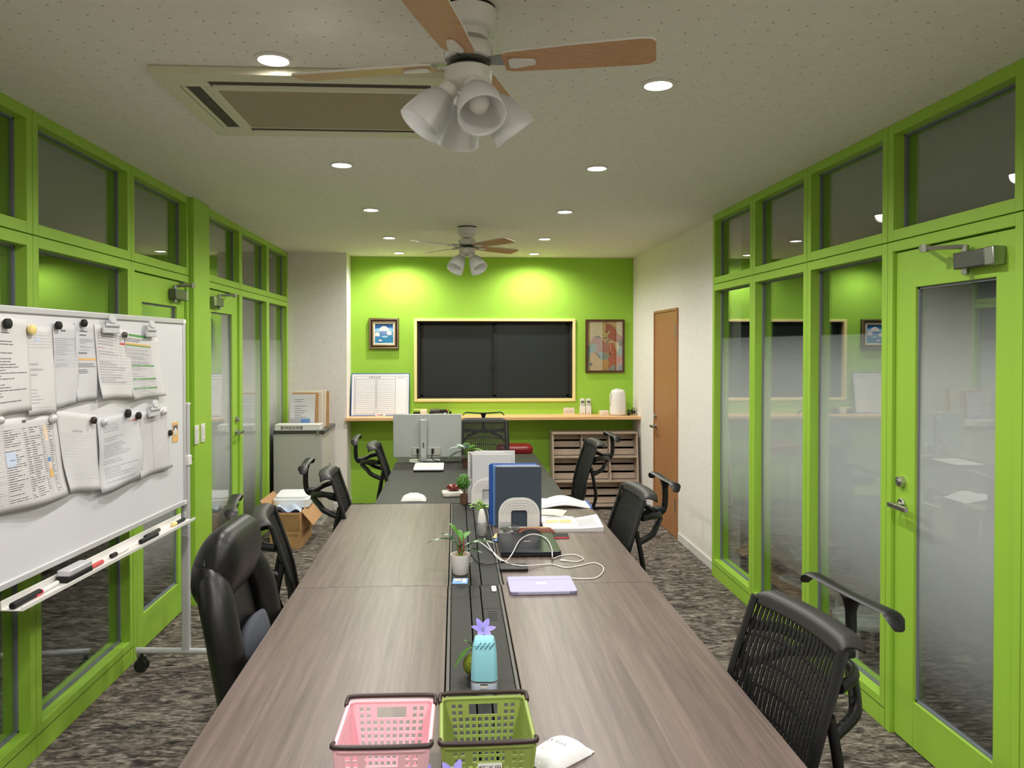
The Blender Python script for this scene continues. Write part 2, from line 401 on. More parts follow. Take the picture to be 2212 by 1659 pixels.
# ------------------------------------------------------------------ room shell
XL, XR, HC = -1.675, 1.85, 2.59
ZG = 2.095                                 # joint between lower and upper partition units
YB = 8.12
def struct(name, mb, m, label, cat, **k):
    return tag(part(name, mb, m, None, **k), label, cat, None, 'structure')
struct('floor', MB().bb((-5.2, -2.4, -.1), (5.4, 8.6, 0)), 'carpet', 'mottled brown and grey carpet floor with streaky pattern', 'floor')
struct('ceiling', MB().bb((-5.2, -2.4, HC), (5.4, 8.6, HC+.1)), 'ceiling', 'off-white ceiling papered with small grey specks', 'ceiling')
WX0, WX1, WZ0, WZ1 = -.405, 1.255, 1.09, 1.92
mb = MB()
mb.bb((-1.09, YB, 0), (WX0, YB+.16, HC)); mb.bb((WX1, YB, 0), (2.06, YB+.16, HC)); mb.bb((WX0, YB, 0), (WX1, YB+.16, WZ0)); mb.bb((WX0, YB, WZ1), (WX1, YB+.16, HC))
struct('wall_back', mb, 'greenwall', 'bright lime green end wall around the dark window', 'wall')
struct('wall_back_left', MB().bb((XL-.14, 7.82, 0), (-1.09, YB+.16, HC)), 'wallpaper', 'white papered wall block between left partition and green wall', 'wall')
struct('wall_right', MB().bb((1.90, 5.44, 0), (2.06, YB, HC)), 'wallpaper', 'white papered right wall with the brown wooden door', 'wall')
struct('wall_rear', MB().bb((-5.2, -2.4, 0), (5.4, -2.25, HC)), 'wallpaper', 'white papered wall behind the camera', 'wall')
struct('wall_left_near', MB().bb((XL-.14, -2.25, 0), (XL, .40, HC)), 'wallpaper', 'white papered stretch of the left wall behind the camera', 'wall')
struct('wall_right_near', MB().bb((XR, -2.25, 0), (XR+.14, .90, HC)), 'wallpaper', 'white papered stretch of the right wall behind the camera', 'wall')
struct('wall_left_room', MB().bb((-5.2, -2.25, 0), (-5.05, 8.6, HC)).bb((-5.05, 8.3, 0), (XL-.14, 8.6, HC)), 'rooml', 'dim wall of the unlit room seen through the left glass', 'wall')
struct('wall_right_room', MB().bb((5.25, -2.25, 0), (5.4, 8.6, HC)).bb((2.06, 8.3, 0), (5.25, 8.6, HC)), 'roomr', 'dark teal wall of the unlit room seen through the right glass', 'wall')
struct('wall_column_left', MB().bb((XL-.13, 4.958, 0), (XL+.03, 5.268, HC)), 'green', 'green painted column between the two left partition runs', 'wall', bevel=.004)
bbm = MB().bb((1.888, 5.445, 0), (1.90, 6.42, .065)); bbm.bb((1.888, 7.25, 0), (1.90, YB, .065))
struct('baseboard_right', bbm, 'whitem', 'white baseboard along the right white wall', 'baseboard', bevel=.002)
struct('baseboard_left', MB().bb((XL, 7.808, 0), (-1.09, 7.82, .065)).bb((-1.09, 7.81, 0), (-1.078, YB, .065)), 'whitem', 'white baseboard of the white wall behind the grey cabinet', 'baseboard', bevel=.002)

NW = [0]; ND = [0]
def members(root, X, out, y0, y1, z0, z1, w, wt, wb, dep, pane, x_in=0., zb_groove=False):
    xa, xb = X+out*x_in, X+out*(x_in+dep)
    part('stile', MB().bb((xa, y0, z0), (xb, y0+w[0], z1)), 'green', root, bevel=.002)
    part('stile', MB().bb((xa, y1-w[1], z0), (xb, y1, z1)), 'green', root, bevel=.002)
    part('rail', MB().bb((xa, y0+w[0], z1-wt), (xb, y1-w[1], z1)), 'green', root, bevel=.002)
    part('rail', MB().bb((xa, y0+w[0], z0), (xb, y1-w[1], z0+wb)), 'green', root, bevel=.002)
    ga, gb, gc, gd = y0+w[0], y1-w[1], z0+wb, z1-wt
    xm = (xa+xb)/2; g = MB()
    for a, b in (((xm-.008, ga, gc), (xm+.008, ga+.009, gd)), ((xm-.008, gb-.009, gc), (xm+.008, gb, gd)),
                 ((xm-.008, ga, gc), (xm+.008, gb, gc+.009)), ((xm-.008, ga, gd-.009), (xm+.008, gb, gd))): g.bb(a, b)
    part('gasket', g, 'gasket', root)
    part('glass_pane', MB().bb((xm-.003, ga+.002, gc+.002), (xm+.003, gb-.002, gd-.002)), pane, root, smooth=None)
def window(side, y0, y1, z0, z1, label, film):
    NW[0] += 1; X, out = (XL, -1) if side == 'l' else (XR, 1)
    r = thing('window_%d' % NW[0], label, 'window', (0, 0, 0), kind='structure')
    low = z0 < .5
    members(r, X, out, y0+.002, y1-.002, z0, z1, (.040, .040), .046, .125 if low else .046, .11, 'panef' if film else 'pane')
    if low: part('base_groove', MB().bb((X-out*.0006, y0+.004, z0+.085), (X+out*.02, y1-.004, z0+.088)), 'greydark', r)
    return r
def closer(root, X, out, yb, ye, ypiv, yfix, z):
    s = 1 if ye > yb else -1; xi = X-out*.001
    c = part('door_closer', MB().bb((xi, yb, z-.03), (xi-out*.045, ye, z+.03)), 'closerd', root, bevel=.004, label='grey door closer body')
    part('end_cap', MB().bb((xi, ye, z-.032), (xi-out*.047, ye+s*.045, z+.032)), 'closer', c, bevel=.004)
    part('spindle', MB().cyl((xi-out*.024, ypiv, z-.05), (xi-out*.024, ypiv, z+.055), .013, n=14), 'closer', c)
    a = Vector((xi-out*.026, ypiv, z+.05)); b = Vector((xi-out*.10, ypiv+(yfix-ypiv)*.45, z+.058)); e = Vector((xi-out*.012, yfix, z+.085))
    m = MB().tube([a, b], .0085, 8, flat=(0, 0, 1), sx=1.5); m.tube([b, e], .0075, 8); m.cyl(b-Vector((0, 0, .014)), b+Vector((0, 0, .014)), .016, n=14)
    part('arm', m, 'chrome', c)
    part('bracket', MB().box(e+Vector((out*.008, 0, 0)), (.012, .07, .022)), 'closer', c, bevel=.002)
def lever(root, X, out, y, z, dirn):
    xi = X; m = MB().cyl((xi, y, z), (xi-out*.010, y, z), .025, n=20); m.cyl((xi-out*.01, y, z), (xi-out*.05, y, z), .010, n=12)
    m.box((xi-out*.053, y+dirn*.05, z), (.016, .125, .02))
    part('lever_handle', m, 'chrome', root, bevel=.002, label='satin steel lever handle')
    m = MB().cyl((xi, y, z+.095), (xi-out*.02, y, z+.095), .024, .021, n=20); m.cyl((xi-out*.02, y, z+.095), (xi-out*.024, y, z+.095), .012, n=12)
    part('lock_cylinder', m, 'chrome', root, bevel=.001)
def glassdoor(side, y0, y1, label, hinge, glass, film=True):     # hinge: -1 at the near (small y) side, +1 at the far side
    ND[0] += 1; X, out = (XL, -1) if side == 'l' else (XR, 1)
    r = thing('door_%d' % ND[0], label, 'door', (0, 0, 0), kind='structure')
    j = .038; zt = ZG-.004
    for a, b in ((y0+.002, y0+j), (y1-j, y1-.002)): part('jamb', MB().bb((X, a, 0), (X+out*.11, b, zt)), 'green', r, bevel=.002)
    part('head', MB().bb((X, y0+j, zt-.042), (X+out*.11, y1-j, zt)), 'green', r, bevel=.002)
    part('stop', MB().bb((X+out*.062, y0+j, 0.0), (X+out*.11, y0+j+.012, zt-.042)).bb((X+out*.062, y1-j-.012, 0), (X+out*.11, y1-j, zt-.042)), 'green', r)
    a, b, zt2 = y0+j+.004, y1-j-.004, zt-.046
    members(r, X, out, a, b, .008, zt2, glass[:2], glass[2], glass[3], .04, 'paned' if film else 'pane', .016)
    yk = b-.055 if hinge < 0 else a+.055
    lever(r, X+out*.016, out, yk, .99, -1 if hinge < 0 else 1)
    if hinge < 0: closer(r, X+out*.016, out, a+.27, a+.10, a+.23, a+.50, zt2-.085)
    else: closer(r, X+out*.016, out, b-.27, b-.10, b-.23, b-.05, zt2-.085)
    return r
rb = [5.44, 4.70, 3.955, 3.20, 2.41, 1.66, .90]
ro = ['farthest', 'second', 'third', 'fourth, above the near right door,', 'fifth, mostly out of view,', 'sixth, behind the camera,']
for i in range(6):
    window('r', rb[i+1], rb[i], ZG, HC, 'upper green-framed window of right partition, %s counted from the white wall' % ro[i], False)
    if i != 3: window('r', rb[i+1], rb[i], 0, ZG-.004, 'tall lower green-framed frosted window of right partition, %s from the white wall' % ro[i], True)
glassdoor('r', 2.41, 3.20, 'green glazed door in the right partition with steel lever handle', -1, (.105, .135, .155, .19))
lb = [.40, 1.32, 2.24, 3.16, 4.09, 4.956]
lo = ['behind the camera', 'outside the left edge of view', 'at the left edge of the picture', 'above the whiteboard', 'above the near left door']
for i in range(5):
    window('l', lb[i], lb[i+1], ZG, HC, 'upper green-framed window of left partition, %s' % lo[i], False)
    if i < 4: window('l', lb[i], lb[i+1], 0, ZG-.004, 'tall lower green-framed window of left partition, %s' % lo[i].replace('above', 'behind'), False)
glassdoor('l', 4.09, 4.956, 'green glazed door left of the column, partly hidden by the whiteboard', 1, (.13, .13, .155, .19))
lf = [5.27, 6.13, 7.0, 7.818]
ln_ = ['above the far left door', 'between the door and the last pane', 'next to the white end wall']
for i in range(3):
    window('l', lf[i], lf[i+1], ZG, HC, 'upper green-framed window of the far left partition, %s' % ln_[i], False)
    if i: window('l', lf[i], lf[i+1], 0, ZG-.004, 'tall lower frosted green-framed window of the far left partition, %s' % ln_[i], True)
glassdoor('l', 5.27, 6.13, 'green glazed door beyond the column on the left side', -1, (.13, .14, .155, .19))
# dark filling in the joints between the units
m = MB()
for y in rb: m.bb((XR+.015, y-.004, 0), (XR+.09, y+.004, HC))
m.bb((XR+.015, .90, ZG-.006), (XR+.09, 5.44, ZG+.002))
struct('trim_1', m, 'greydark', 'dark joint lines between the frames of right partition', 'trim')
m = MB()
for y in lb+lf: m.bb((XL-.015, y-.004, 0), (XL-.09, y+.004, HC))
m.bb((XL-.015, .40, ZG-.006), (XL-.09, 4.956, ZG+.002)); m.bb((XL-.015, 5.27, ZG-.006), (XL-.09, 7.818, ZG+.002))
struct('trim_2', m, 'greydark', 'dark joint lines between the frames of left partition', 'trim')

# end-wall sliding window
r = thing('window_%d' % (NW[0]+1), 'dark sliding window with black sashes and cream frame in the green wall', 'window', kind='structure'); NW[0] += 1
fo = (-.431, 1.278, 1.065, 1.941); fi = (WX0+.005, WX1-.005, WZ0+.006, WZ1-.006)
for a, b in (((fo[0], YB-.02, fo[2]), (fi[0], YB+.12, fo[3])), ((fi[1], YB-.02, fo[2]), (fo[1], YB+.12, fo[3]))): part('casing', MB().bb(a, b), 'cream', r, bevel=.003)
for a, b in (((fi[0], YB-.02, fo[2]), (fi[1], YB+.12, fi[2])), ((fi[0], YB-.02, fi[3]), (fi[1], YB+.12, fo[3]))): part('casing', MB().bb(a, b), 'cream', r, bevel=.003)
m = MB(); e = .028
for a, b in (((fi[0], YB+.03, fi[2]), (fi[0]+e, YB+.12, fi[3])), ((fi[1]-e, YB+.03, fi[2]), (fi[1], YB+.12, fi[3])), ((fi[0], YB+.03, fi[2]), (fi[1], YB+.12, fi[2]+.016)), ((fi[0], YB+.03, fi[3]-.018), (fi[1], YB+.12, fi[3]))): m.bb(a, b)
part('track_frame', m, 'rubber', r, bevel=.001)
xm = .425
for nm, x0, x1, yy in (('sash', fi[0]+.03, xm+.018, YB+.075), ('sash', xm-.018, fi[1]-.03, YB+.05)):
    m = MB(); z0, z1 = fi[2]+.016, fi[3]-.018
    for a, b in (((x0, yy, z0), (x0+.034, yy+.022, z1)), ((x1-.034, yy, z0), (x1, yy+.022, z1)), ((x0, yy, z0), (x1, yy+.022, z0+.022)), ((x0, yy, z1-.022), (x1, yy+.022, z1))): m.bb(a, b)
    s_ = part(nm, m, 'rubber', r, bevel=.002)
    part('glass_pane', MB().bb((x0+.03, yy+.008, z0+.02), (x1-.03, yy+.014, z1-.02)), 'wired', s_, smooth=None)
part('latch', MB().box((xm-.022, YB+.045, 1.45), (.018, .02, .07)).cyl((xm-.03, YB+.03, 1.45), (xm-.03, YB+.05, 1.45), .014, n=12), 'rubber', r)

# brown wooden door on the right wall
ND[0] += 1
r = thing('door_%d' % ND[0], 'plain brown wooden door in the white right wall', 'door', kind='structure')
y0, y1 = 6.45, 7.215
part('leaf', MB().bb((1.892, y0+.022, .005), (1.93, y1-.022, 1.955)), 'doorw', r, bevel=.002)
for a, b in (((1.884, y0, 0), (1.94, y0+.02, 1.98)), ((1.884, y1-.02, 0), (1.94, y1, 1.98)), ((1.884, y0+.02, 1.958), (1.94, y1-.02, 1.98))): part('frame', MB().bb(a, b), 'doorw', r, bevel=.001)
for z in (.22, 1.72): part('hinge', MB().cyl((1.884, y0+.022, z), (1.884, y0+.022, z+.12), .007, n=10), 'chrome', r)
lever(r, 1.892, 1, y1-.075, .90, -1)
# wall-mounted counter
r = thing('wall_shelf', 'long light wood counter shelf across the green wall', 'shelf', (0, YB, .90))
part('shelf_board', MB().bb((-1.10, 7.765-YB, 0), (-1.09, 7.815-YB, .03)).bb((-1.09, 7.765-YB, 0), (1.90, 0, .03)), 'counter', r, bevel=.002)
for x in (): part('bracket', MB().bb((x-.015, -.28, -.02), (x+.015, 0, 0)).bb((x-.015, -.02, -.2), (x+.015, 0, -.02)), 'whitem', r)
# switches on the column
for i, (px, py) in enumerate(((423.5, 939), (437, 935))):
    p = atx(px, py, XL+.03); r = thing('light_switch', ['white wall switch on the green column, the one nearer the whiteboard', 'white wall switch on the green column, the one nearer the far door'][i], 'switch', (XL+.03, p.y, p.z), group='switches on the column')
    part('plate', MB().bb((0, -.035, -.06), (.008, .035, .06)), 'white', r, bevel=.003)
    for z in (-.03, .0, .03): part('rocker', MB().bb((.008, -.016, z-.013), (.012, .016, z+.013)), 'white', r, bevel=.001)
# outlet on green wall
p = aty(1229, 888, YB); r = thing('wall_outlet', 'white double power outlet on green wall above counter', 'outlet', (p.x, YB, p.z))
part('plate', MB().bb((-.06, -.008, -.034), (.06, 0, .036)), 'ivory', r, bevel=.003)
for x in (-.022, .022): part('socket', MB().bb((x-.012, -.0095, -.01), (x-.009, -.0075, .01)).bb((x+.009, -.0095, -.01), (x+.012, -.0075, .01)).bb((x-.018, -.0088, -.016), (x+.018, -.0078, -.0145)), 'acslot', r)

# ------------------------------------------------------------------ ceiling: downlights, air conditioner, fans
def downlight(x, y, label):
    r = thing('downlight', label, 'light', (x, y, HC), group='ceiling downlights')
    part('trim_ring', MB().lathe([(.052, 0), (.060, -.001), (.060, -.006), (.050, -.008), (.046, -.0035)], 28), 'white', r)
    part('lens', MB().lathe([(.0001, -.003), (.047, -.003), (.047, -.001), (.0001, -.001)], 28), 'lamp', r)
    ld = D.lights.new('downlight_lamp', 'SPOT'); ld.energy = DL_POWER; ld.spot_size = DL_SIZE; ld.spot_blend = DL_BLEND; ld.shadow_soft_size = .045; ld.color = (1, .965, .91)
    lo_ = D.objects.new('downlight_lamp', ld); COL.objects.link(lo_); lo_.parent = r; lo_.location = (0, 0, -.012)
ROWS = [(7.76, 'in the fifth row, just before the green wall'), (6.69, 'in the fourth row, beyond the far fan'), (5.33, 'in the third row, before the far fan'), (4.02, 'in the second row'), (2.56, 'in the nearest row in view'),
        (1.3, 'above the near table end'), (0., 'right above the camera'), (-1.3, 'behind the camera')]
for i, (y, t_) in enumerate(ROWS):
    downlight(-.56-.008*i, y, 'round ceiling downlight on the left side, '+t_)
    downlight(.80-.018*i, y if i != 4 else 2.73, 'round ceiling downlight on the right side, '+t_)

r = thing('ceiling_air_conditioner', 'ivory ceiling cassette air conditioner with brownish grille', 'air conditioner', (-.47, 3.02, HC))
hw, hd = .555, .383
mb = MB(); n_ = 0
for k, (a, b) in enumerate((((-hw, -hd), (hw, -hd+.075)), ((-hw, hd-.075), (hw, hd)), ((-hw, -hd+.075), (-hw+.06, hd-.075)), ((hw-.06, -hd+.075), (hw, hd-.075)))):
    mb.bb((a[0], a[1], -.028), (b[0], b[1], -.0005))
mb.bb((-hw+.15, -hd+.13, -.030), (hw-.15, hd-.13, -.0005))
for a, b in (((-hw+.06, -hd+.075), (-hw+.17, -hd+.13)), ((hw-.17, -hd+.075), (hw-.06, -hd+.13)), ((-hw+.06, hd-.13), (-hw+.17, hd-.075)), ((hw-.17, hd-.13), (hw-.06, hd-.075)),
             ((-hw+.13, -hd+.13), (-hw+.15, hd-.13)), ((hw-.15, -hd+.13), (hw-.13, hd-.13))): mb.bb((a[0], a[1], -.028), (b[0], b[1], -.0005))
part('panel', mb, 'acbody', r, bevel=.003)
for a, b in (((-hw+.17, -hd+.075), (hw-.17, -hd+.13)), ((-hw+.17, hd-.13), (hw-.17, hd-.075)), ((-hw+.06, -hd+.13), (-hw+.13, hd-.13)), ((hw-.13, -hd+.13), (hw-.06, hd-.13))):
    s_ = part('air_slot', MB().bb((a[0], a[1], -.0245), (b[0], b[1], -.001)), 'acslot', r)
    wx, wy = b[0]-a[0], b[1]-a[1]; cx, cy = (a[0]+b[0])/2, (a[1]+b[1])/2
    part('louvre', MB().box((cx+(-.022 if wy > wx else 0), cy+(.018 if wx > wy else 0), -.0265), (wx*.98 if wx > wy else .016, wy*.98 if wy > wx else .014, .003)), 'acbody', s_)
part('grille', MB().bb((-hw+.185, -hd+.165, -.034), (hw-.185, hd-.155, -.029)), 'acgrille', r, bevel=.001)

def make_fan(x, y, a0, s0, label):
    r = thing('ceiling_fan', label, 'ceiling fan', (x, y, HC), group='ceiling fans with lamp kits')
    part('canopy', MB().lathe([(.0, -.001), (.072, -.001), (.072, -.008), (.078, -.010), (.078, -.058), (.072, -.064), (.055, -.068), (.052, -.086), (.0, -.088)], 32), 'white', r, 50)
    part('mounting_ring', MB().lathe([(.074, -.0005), (.0745, -.0005), (.0745, -.0085), (.0735, -.0085)], 32), 'rubber', r)
    part('neck', MB().lathe([(.03, -.086), (.03, -.10), (.046, -.104), (.046, -.108), (.03, -.108)], 24), 'white', r, 50)
    part('motor_housing', MB().lathe([(.0, -.100), (.062, -.102), (.068, -.108), (.068, -.122), (.0695, -.124), (.0695, -.128), (.068, -.130), (.066, -.142), (.05, -.146), (.0, -.147)], 32), 'white', r, 50)
    part('rotor_hub', MB().lathe([(.0, -.146), (.058, -.147), (.06, -.156), (.0, -.158)], 24), 'closerd', r, 50)
    for k in range(4):
        a = rad(a0+90*k); rm = Matrix.Rotation(a, 3, 'Z'); pit = Matrix.Rotation(rad(-11), 3, 'X')
        prof = []
        for u, hwid in ((.10, .040), (.12, .048), (.30, .058), (.47, .062), (.50, .058), (.512, .045)): prof.append((u, hwid))
        poly = [(u, h) for u, h in prof]+[(u, -h) for u, h in reversed(prof)]
        def vv(px, py, z): return rm @ (Vector((px, 0, 0)) + pit @ Vector((0, py, z))) + Vector((0, 0, -.155))
        k_ = len(poly); m = MB()
        m.cur = 0; m.add([vv(px, py, -.003) for px, py in poly], [tuple(range(k_))])
        m.cur = 1; m.add([vv(px, py, .003) for px, py in poly], [tuple(range(k_))])
        m.add([vv(px, py, -.003) for px, py in poly]+[vv(px, py, .003) for px, py in poly], [(i, (i+1) % k_, k_+(i+1) % k_, k_+i) for i in range(k_)])
        bl = part('blade', m, ['bladewood', 'white'], r, None)
        m = MB(); tri = [(.115, .016), (.13, .022), (.185, .012), (.192, 0), (.185, -.012), (.13, -.022), (.115, -.016)]
        m.add([vv(px, py, -.011) for px, py in tri]+[vv(px, py, -.003) for px, py in tri], [tuple(range(7)), tuple(range(13, 6, -1))]+[(i, (i+1) % 7, 7+(i+1) % 7, 7+i) for i in range(7)])
        part('blade_clip', m, 'white', bl, bevel=.002)
        m = MB().add([vv(px, py, z) for z in (.003, .009) for px, py in ((.045, .014), (.13, .03), (.13, -.03), (.045, -.014))], [(0, 1, 2, 3), (7, 6, 5, 4), (0, 4, 5, 1), (1, 5, 6, 2), (2, 6, 7, 3), (3, 7, 4, 0)])
        part('blade_iron', m, 'closer', bl)
    part('lamp_housing', MB().lathe([(.0, -.162), (.05, -.163), (.056, -.167), (.066, -.172), (.066, -.205), (.058, -.216), (.03, -.222), (.0, -.223)], 32), 'white', r, 50)
    part('finial', MB().lathe([(.0, -.222), (.008, -.222), (.008, -.228), (.0, -.23)], 12), 'gold', r)
    for k in range(4):
        a = rad(s0+90*k); d = Vector((math.cos(a), math.sin(a), 0)); ax = (d*math.sin(rad(38))+Vector((0, 0, -math.cos(rad(38))))).normalized()
        p0 = Vector((0, 0, -.205))+d*.035
        rot = ax.to_track_quat('Z', 'Y').to_matrix()
        so = part('lamp_socket', MB().lathe([(.0, 0), (.016, 0), (.018, .02), (.026, .024), (.028, .05), (.022, .056), (.0, .057)], 18, p0, rot), 'white', r, 50)
        part('glass_shade', MB().lathe([(.022, .050), (.034, .056), (.046, .075), (.056, .105), (.062, .14), (.065, .168), (.062, .168), (.059, .14), (.053, .106), (.043, .077), (.031, .059), (.020, .054)], 26, p0, rot), 'shade', r, 60)
        part('bulb', MB().lathe([(.013, .056), (.014, .075), (.026, .10), (.028, .118), (.02, .136), (.0, .142)], 16, p0, rot), 'white', so, 60)
    return r
make_fan(.038, 2.151, -15, 14, 'white ceiling fan with wood-toned blades and four frosted lamp shades, nearest the camera')
make_fan(.095, 6.065, 38, 45, 'white ceiling fan with wood-toned blades and lamp shades, the farther one near the green wall')
# ------------------------------------------------------------------ tables
TZ = .72
def make_table(name, label, y0, y1, xl, s0, s1, xr, wood_, trough_=True, group=None):
    r = thing(name, label, 'table', ((xl+xr)/2, (y0+y1)/2, 0), group=group); cx, cy = (xl+xr)/2, (y0+y1)/2
    def b(x0, x1, ya, yb, z0, z1): return MB().bb((x0-cx, ya-cy, z0), (x1-cx, yb-cy, z1))
    g = .0015
    part('table_top', b(xl, s0, y0+g, y1-g, TZ-.028, TZ), wood_, r, bevel=.0015, label='left half of the table top')
    part('table_top', b(s1, xr, y0+g, y1-g, TZ-.028, TZ), wood_, r, bevel=.0015, label='right half of the table top')
    if trough_:
        part('trough_edge', b(s0+.004, s0+.014, y0+g, y1-g, TZ-.03, TZ-.001), 'trougedge', r, bevel=.001)
        part('trough_edge', b(s1-.014, s1-.004, y0+g, y1-g, TZ-.03, TZ-.001), 'trougedge', r, bevel=.001)
        m1 = s0+(s1-s0)*.41; m2 = s0+(s1-s0)*.60
        for a, c in ((s0+.016, m1-.002), (m1+.002, m2-.002), (m2+.002, s1-.016)): part('cable_cover', b(a, c, y0+g, y1-g, TZ-.02, TZ-.002), 'trough', r, bevel=.001)
        part('cable_tray', b(s0+.002, s1-.002, y0+.02, y1-.02, TZ-.12, TZ-.0305), 'rubber', r)
    else:
        part('cable_cover', b(s0+.002, s1-.002, y0+g, y1-g, TZ-.028, TZ-.001), wood_, r, bevel=.001)
    for yy in (y0+.12, y1-.12):
        for x0, x1 in ((xl+.08, xl+.14), (xr-.14, xr-.08)): part('leg', b(x0, x1, yy-.03, yy+.03, 0, TZ-.07), 'trougedge', r, bevel=.003)
        part('cross_rail', b(xl+.08, xr-.08, yy-.025, yy+.025, TZ-.07, TZ-.029), 'trougedge', r)
    return r
ta = make_table('meeting_table', 'wood-grain meeting table section nearest the camera, with the two baskets on it', 1.36, 2.985, -.612, -.030, .180, .777, 'tablewood', group='wood-grain table sections')
tb = make_table('meeting_table', 'wood-grain meeting table section in the middle, with laptop and file stand', 2.985, 4.55, -.612, -.028, .190, .785, 'tablewood', group='wood-grain table sections')
tc = make_table('office_desk', 'dark grey narrower desk at the far end carrying the monitor', 4.552, 6.60, -.475, .02, .19, .685, 'darkdesk', False)
# outlet block engraved in the near cable cover
p = atz(1062, 1312, TZ)
m = MB()
for k in range(5): m.bb((p.x-.016-(.577-.5)*0-.0825, p.y-.04-.022*k-2.1725, TZ-.0019), (p.x+.016-.0825, p.y-.04-.022*k+.008-2.1725, TZ-.0013))
for x in (-.03, .03): m.bb((p.x+x-.001-.0825, p.y-.16-2.1725, TZ-.0019), (p.x+x+.001-.0825, p.y+.05-2.1725, TZ-.0013))
m.bb((p.x-.03-.0825, p.y-.005-2.1725, TZ-.0019), (p.x+.03-.0825, p.y-.003-2.1725, TZ-.0013))
part('outlet_block', m, 'rubber', ta)

# ------------------------------------------------------------------ mesh chair with coat hanger
def back_pt(u, v):                          # u -1..1 across, v 0..1 upwards; chair faces +Y
    z = .43+.52*v; y = -.15-.108*v+.035*u*u*(1-.3*v)+.022*math.sin(PI*min(1, v*1.1))
    w = .205+.012*math.sin(PI*v)-.02*(1-v)**2
    return Vector((u*w, y, z))
def make_chair(label):
    r = thing('mesh_chair', label, 'chair', group='black mesh chairs with coat hangers')
    # top band with a lip curling backwards
    def band(i, j):
        u = -1+2*i; 
        k = j
        if k < .45: t = k/.45; p = back_pt(u*.985, .925+.055*t)
        else:
            t = (k-.45)/.55; p0 = back_pt(u*.985, .98); a = t*rad(125)
            p = p0+Vector((0, -.026*(1-math.cos(a))-.018*t, .014*math.sin(a)-.010*t*t))
        corner = max(0, abs(u)-.82)/.18
        p.z -= .03*corner**2*max(0, (k-.2)); return p
    o = part('top_band', MB().grid(band, 26, 12), 'blackt', r, 60)
    md = o.modifiers.new('s', 'SOLIDIFY'); md.thickness = .007; md.offset = 0
    # perimeter frame
    L = [back_pt(-1, v) for v in (.96, .8, .6, .4, .2, .05)]+[back_pt(u, 0) for u in (-.9, -.5, 0, .5, .9)]+[back_pt(1, v) for v in (.05, .2, .4, .6, .8, .96)]
    part('back_frame', MB().tube(spline(L, 3), .019, 8, sx=.45, flat=(1, 0, 0)), 'black', r, 60)
    m = MB(); n = 22
    for i in range(n):
        u0 = -.90+1.8*i/(n-1); seg = 40; rows = []
        for j in range(seg+1):
            v = .02+.915*j/seg; z = v*.52; w = (.0054+.0012*math.cos(2*PI*z/.066+PI*(i % 2)))/.21
            a, b = back_pt(u0-w, v), back_pt(u0+w, v)
            rows.append([a, b, b+Vector((0, -.004, 0)), a+Vector((0, -.004, 0))])
        m.rings(rows)
    for v in (.08, .20, .32, .44, .56, .68, .80):
        rows = []
        for j in range(21):
            u = -.95+1.9*j/20; p = back_pt(u, v-.05*u*u)+Vector((0, -.003, 0)); rows.append([p+Vector((0, .002, -.004)), p+Vector((0, .002, .004)), p+Vector((0, -.003, .004)), p+Vector((0, -.003, -.004))])
        m.rings(rows)
    part('back_mesh', m, 'blackm', r, None, kind='stuff')
    # rear support: upper arc, lower struts, spine legs
    za = .845; J = Vector((0, -.355, .822))
    A = [back_pt(s, (za-.43)/.52)+Vector((0, -.015, 0)) for s in (-1, 1)]; B = [back_pt(s, .58)+Vector((0, -.035, 0)) for s in (-1, 1)]
    arc = spline([A[0], Vector((-.17, -.28, za)), Vector((-.09, -.335, za-.015)), J, Vector((.09, -.335, za-.015)), Vector((.17, -.28, za)), A[1]], 5)
    part('support_arc', MB().tube(arc, .016, 8, sx=.75, flat=(0, 0, 1)), 'black', r, 60)
    for s in (0, 1):
        sg = -1 if s == 0 else 1
        part('lower_strut', MB().tube(spline([J+Vector((sg*.07, .01, -.01)), Vector((sg*.15, -.30, za-.06)), Vector((sg*.185, -.27, za-.085)), B[s]], 6), [.015]*18+[.013], 8), 'black', r, 60)
        part('spine_leg', MB().tube(spline([B[s]+Vector((0, .01, .05)), B[s]+Vector((0, -.012, -.06)), Vector((sg*.20, -.225, .56)), Vector((sg*.17, -.19, .46)), Vector((sg*.13, -.13, .41)), Vector((sg*.08, .0, .395))], 6), .015, 8, sx=.8), 'black', r, 60)
    # coat hanger
    h = part('hanger_post', MB().tube(spline([J+Vector((0, -.005, .0)), J+Vector((0, -.022, .006)), J+Vector((0, -.034, .03)), Vector((0, -.393, .90)), Vector((0, -.392, .955)), Vector((0, -.395, .983))], 5), [.015]*12+[.0155]*8+[.018, .02, .023, .026, .03, .034], 10, sx=.95, flat=(1, 0, 0)), 'black', r, 60)
    part('hanger_joint', MB().box(J+Vector((0, -.008, .018)), (.06, .055, .026)), 'black', h, bevel=.008, seg=3)
    rows = []
    for j in range(25):
        t = -1+2*j/24; at_ = abs(t); zc = .990+.012*at_**1.5-.032*max(0, at_-.8)/.2*max(0, (at_-.8)/.2); hw_ = .021+.006*at_; th = .006-.002*at_
        yc = -.395+.012*t*t; x = .198*t
        if at_ > .96: hw_ *= .6
        rows.append([Vector((x, yc-hw_, zc-.005)), Vector((x, yc-hw_*.6, zc-th*.2-.002+.004)), Vector((x, yc+hw_*.6, zc+.004)), Vector((x, yc+hw_, zc-.003)), Vector((x, yc+hw_*.6, zc-th-.004)), Vector((x, yc-hw_*.6, zc-th-.006))])
    part('hanger_bar', MB().rings(rows), 'black', r, 60)
    # seat and base
    part('seat_cushion', MB().rslab(.49, .46, .06, .09, (0, .10, .42)), 'greyfab', r, bevel=.02, seg=3)
    part('seat_shell', MB().rslab(.45, .42, .025, .09, (0, .10, .395)), 'black', r)
